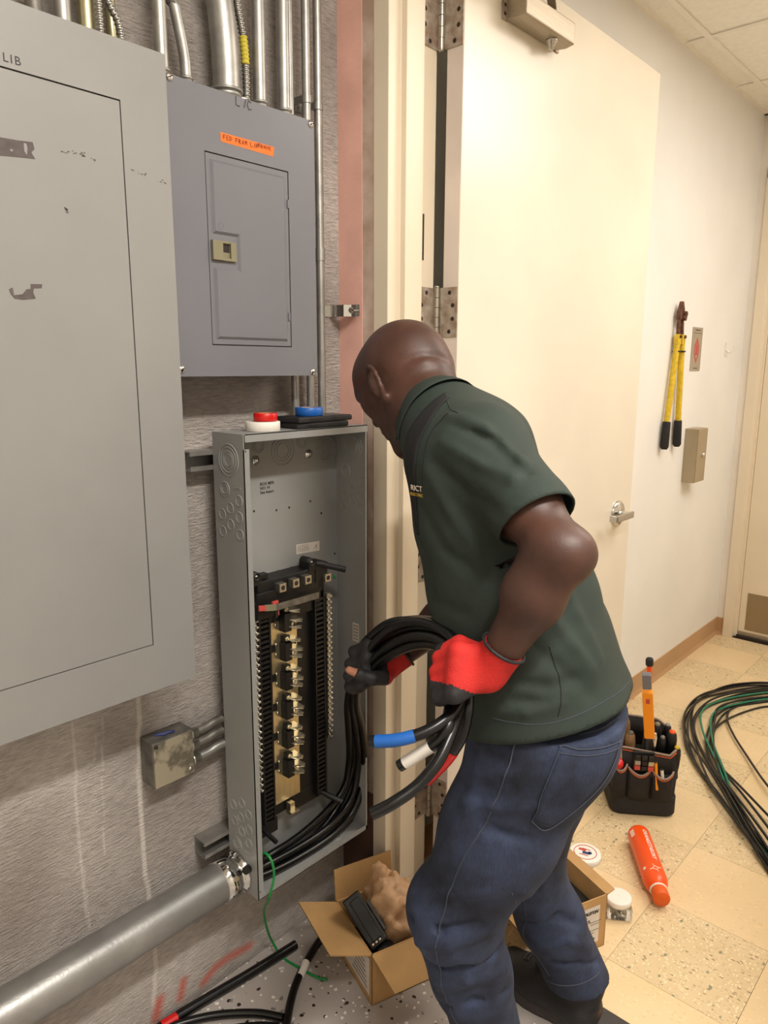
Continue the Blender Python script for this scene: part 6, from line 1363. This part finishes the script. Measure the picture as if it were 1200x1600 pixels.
for nm, lab, cat, u, v, z0, z1, r_, m1, m2 in specs:
    t = tool(nm, lab, cat, u, v, z0); z1 += .022; shaft(t, 'handle', m1, u, v, z0, z1, r_, (.004, -.004), HP); a = bp(u, v, z1)+V(.004, -.004, 0); mb = MB(); mb.lathe(a, (.0, 0, 1), [(r_*.62, -.004), (r_*.66, .002), (r_*.4, .006), (.0006, .007)], 12); link('end_cap', mb, m2, t); shaft(t, 'blade', 'steel', u, v, .03, z0+.002, .004)
# front pocket contents
t = tool('drill_index', 'red, black and silver bit set standing in the left front pocket of the bag', 'bit set', .38, -.05, .13)
q0 = bp(.29, -.035, .175)
for i in range(3):
    for j in range(3):
        mb = MB(); mb.obox(q0+sx*(.010+.021*i)+V(0, 0, .012+.018*j)-sy*(.004+.002*i), sx*.009, sy*.006, (0, 0, .0075)); link('bit_holder', mb, ['redink', 'steel', 'black', 'galv'][(i*2+j*3+i*j) % 4], t, bevel=.001)
mb = MB(); mb.obox(q0+sx*.031+sy*.004+V(0, 0, .02), sx*.034, sy*.004, (0, 0, .045)); link('case', mb, 'black', t, bevel=.002)
for (u, m, z1, lab) in ((.66, 'amber', .205, 'yellow pencil-like marker in the right front pocket of the bag'), (.76, 'white', .180, 'short white-tipped marker in the right front pocket of the bag')):
    t = tool('marker', lab, 'marker', u, -.05, .11); a = bp(u, -.055, .11); b = bp(u-.05, -.045, z1); mb = MB(); mb.cyl(a, b, .0052, n=12); link('barrel', mb, m, t); mb = MB(); mb.cyl(b, b+(b-a).normalized()*.006, .0042, .002, 12); link('tip', mb, 'ink', t)
t = tool('tape_measure', 'red round cap beside the left pocket of the bag, half hidden by the man', 'tape measure', .05, -.06, .15); mb = MB(); mb.lathe(bp(.06, -.05, .195), (.2, -.6, .7), [(.013, -.02), (.0155, 0), (.0155, .010), (.012, .014), (.002, .015)], 20); link('red_cap', mb, 'red', t); shaft(t, 'steel_rod', 'steel', .12, -.03, .12, .255, .005, (-.01, 0))
# ================================================================ ITEMS ON THE WHITE WALL
bc_ = thing('bolt_cutter', 'yellow bolt cutter with black grips and rusty jaws hanging on the white wall', 'bolt cutter', (XB, 3.33, 1.76))
X_ = XB+.022
def bar2(nm, m, a, b, r0, r1, flat=1, par=bc_): mb = MB(); mb.tube([a, b], lambda i: (r0, r1)[i], 12); return link(nm, mb, m, par)
hA, hB = (X_, 3.322, 1.605), (X_, 3.272, 1.248); gA, gB = (X_, 3.372, 1.605), (X_, 3.402, 1.248)
for a, b, e, nm in ((hA, hB, (X_, 3.266, 1.135), 0), (gA, gB, (X_, 3.410, 1.137), 1)):
    a, b, e = map(Vector, (a, b, e)); h_ = bar2('handle', 'yellow', a, b, .0135, .0125); mb = MB(); mb.tube([b+(a-b)*.02, b, b.lerp(e, .15), b.lerp(e, .9), e], lambda i: (.016, .017, .0175, .0185, .012)[i], 14); link('grip', mb, 'rubber', bc_)
    mb = MB(); mb.obox(a+V(.0, 0, .0), (.010, 0, 0), (0, .017, 0), (0, 0, .022)); link('socket', mb, 'yellow', h_, bevel=.003)
    mb = MB(); mb.cyl(a+V(.010, 0, .012), a+V(.017, 0, .012), .007, n=10); link('pivot_bolt', mb, 'rust', h_)
    mb = MB(); mb.obox(a+V(.0, 0, -.05), (.0145, 0, 0), (0, .0145, 0), (0, 0, .003)); link('band', mb, 'dark', h_)
for (a, b) in (((X_, 3.322, 1.62), (X_, 3.318, 1.70)), ((X_, 3.366, 1.62), (X_, 3.352, 1.71))):
    mb = MB(); a, b = Vector(a), Vector(b); mb.obox((a+b)/2, (.006, 0, 0), (0, .0085, 0), (b-a)/2); link('link_arm', mb, 'rust', bc_, bevel=.002)
for s in (-1, 1):
    mb = MB(); mb.prism([(X_-.009, 3.336+s*.002, 1.765), (X_-.009, 3.336+s*.018, 1.735), (X_-.009, 3.336+s*.030, 1.71), (X_-.009, 3.336+s*.026, 1.685), (X_-.009, 3.336+s*.004, 1.690)], (.018, 0, 0)); link('jaw', mb, 'rust', bc_, bevel=.002)
for q in ((3.352, 1.712), (3.345, 1.695)):
    mb = MB(); mb.cyl((X_+.009, q[0], q[1]), (X_+.020, q[0], q[1]), .013, n=6); link('pivot_bolt', mb, 'rust', bc_, bevel=.001)
mb = MB(); mb.cyl((XB, 3.335, 1.70), (X_+.002, 3.335, 1.70), .003, n=8); link('hanging_nail', mb, 'steel', bc_)
bc_.location.y -= .085
sg = thing('wall_sign', 'narrow brushed metal sign with a red printed shape beside the bolt cutter', 'sign', (XB, 3.53, 1.47))
ya_, yb_, za_, zb_ = 3.462, 3.585, 1.472, 1.667
mb = MB(); mb.box((XB+.0004, ya_, za_), (XB+.003, yb_, zb_)); MT['signm'] = mat('sign_metal', (176, 164, 146), .4, .4, .04, 8); pl = link('plate', mb, 'signm', sg)
mb = MB(); cy_, cz2 = (ya_+yb_)/2, (za_+zb_)/2-.004; pts = [(0, .058), (.012, .040), (.026, .022), (.030, 0), (.026, -.022), (.014, -.040), (0, -.060), (-.014, -.040), (-.026, -.022), (-.030, 0), (-.026, .022), (-.012, .040)]
for i in range(12):
    (a, b), (c, d_) = pts[i], pts[(i+1) % 12]; mb.prism([(XB+.0031, cy_+a, cz2+b), (XB+.0031, cy_+c, cz2+d_), (XB+.0031, cy_+c*.72, cz2+d_*.72), (XB+.0031, cy_+a*.72, cz2+b*.72)], (.0004, 0, 0))
mb.box((XB+.0031, cy_-.012, cz2-.022), (XB+.0035, cy_+.012, cz2+.022)); mb.box((XB+.0031, cy_-.004, cz2+.022), (XB+.0035, cy_+.004, cz2+.034)); link('red_print', mb, 'redink', pl)
mb = MB(); mb.box((XB+.0031, ya_+.03, zb_-.014), (XB+.0035, yb_-.03, zb_-.010)); mb.box((XB+.0031, ya_+.012, zb_-.026), (XB+.0035, yb_-.012, zb_-.0245)); mb.box((XB+.0031, ya_+.035, za_+.010), (XB+.0035, yb_-.035, za_+.013)); link('black_print', mb, 'ink', pl)
cb_ = thing('wall_box', 'narrow tan metal box with a round lock below the sign on the white wall', 'box', (XB, 3.56, .95))
mb = MB(); mb.box((XB+.0004, 3.475, .955), (XB+.058, 3.60, 1.208)); MT['tanbox'] = mat('tan_metal_box', (172, 156, 128), .45, .3, .04, 8); bb = link('box_body', mb, 'tanbox', cb_, bevel=.002)
mb = MB(); mb.box((XB+.058, 3.478, .957), (XB+.062, 3.597, 1.206)); dr = link('front_plate', mb, 'tanbox', cb_, bevel=.001)
mb = MB(); mb.lathe((XB+.062, 3.545, 1.085), (1, 0, 0), [(.010, 0), (.010, .004), (.007, .012), (.002, .013)], 16); link('lock', mb, 'chrome', dr)
hk = thing('wall_hook', 'small white plastic hook on the white wall near the far corner', 'hook', (XB, 3.93, 1.57))
mb = MB(); mb.box((XB+.0004, 3.918, 1.545), (XB+.004, 3.936, 1.610)); link('back_plate', mb, 'plastic', hk, bevel=.001); mb = MB(); mb.tube(spline([(XB+.004, 3.927, 1.575), (XB+.018, 3.930, 1.562), (XB+.034, 3.934, 1.572), (XB+.038, 3.936, 1.592)], 6), .004, 8); link('hook_arm', mb, 'plastic', hk)

# ---------------------------------------------------------------- tidy helper properties, fall-back shading
for o in list(COL.objects):
    for k in ('org', '_PQ'):
        if k in o.keys(): del o[k]
bpy.context.view_layer.update()
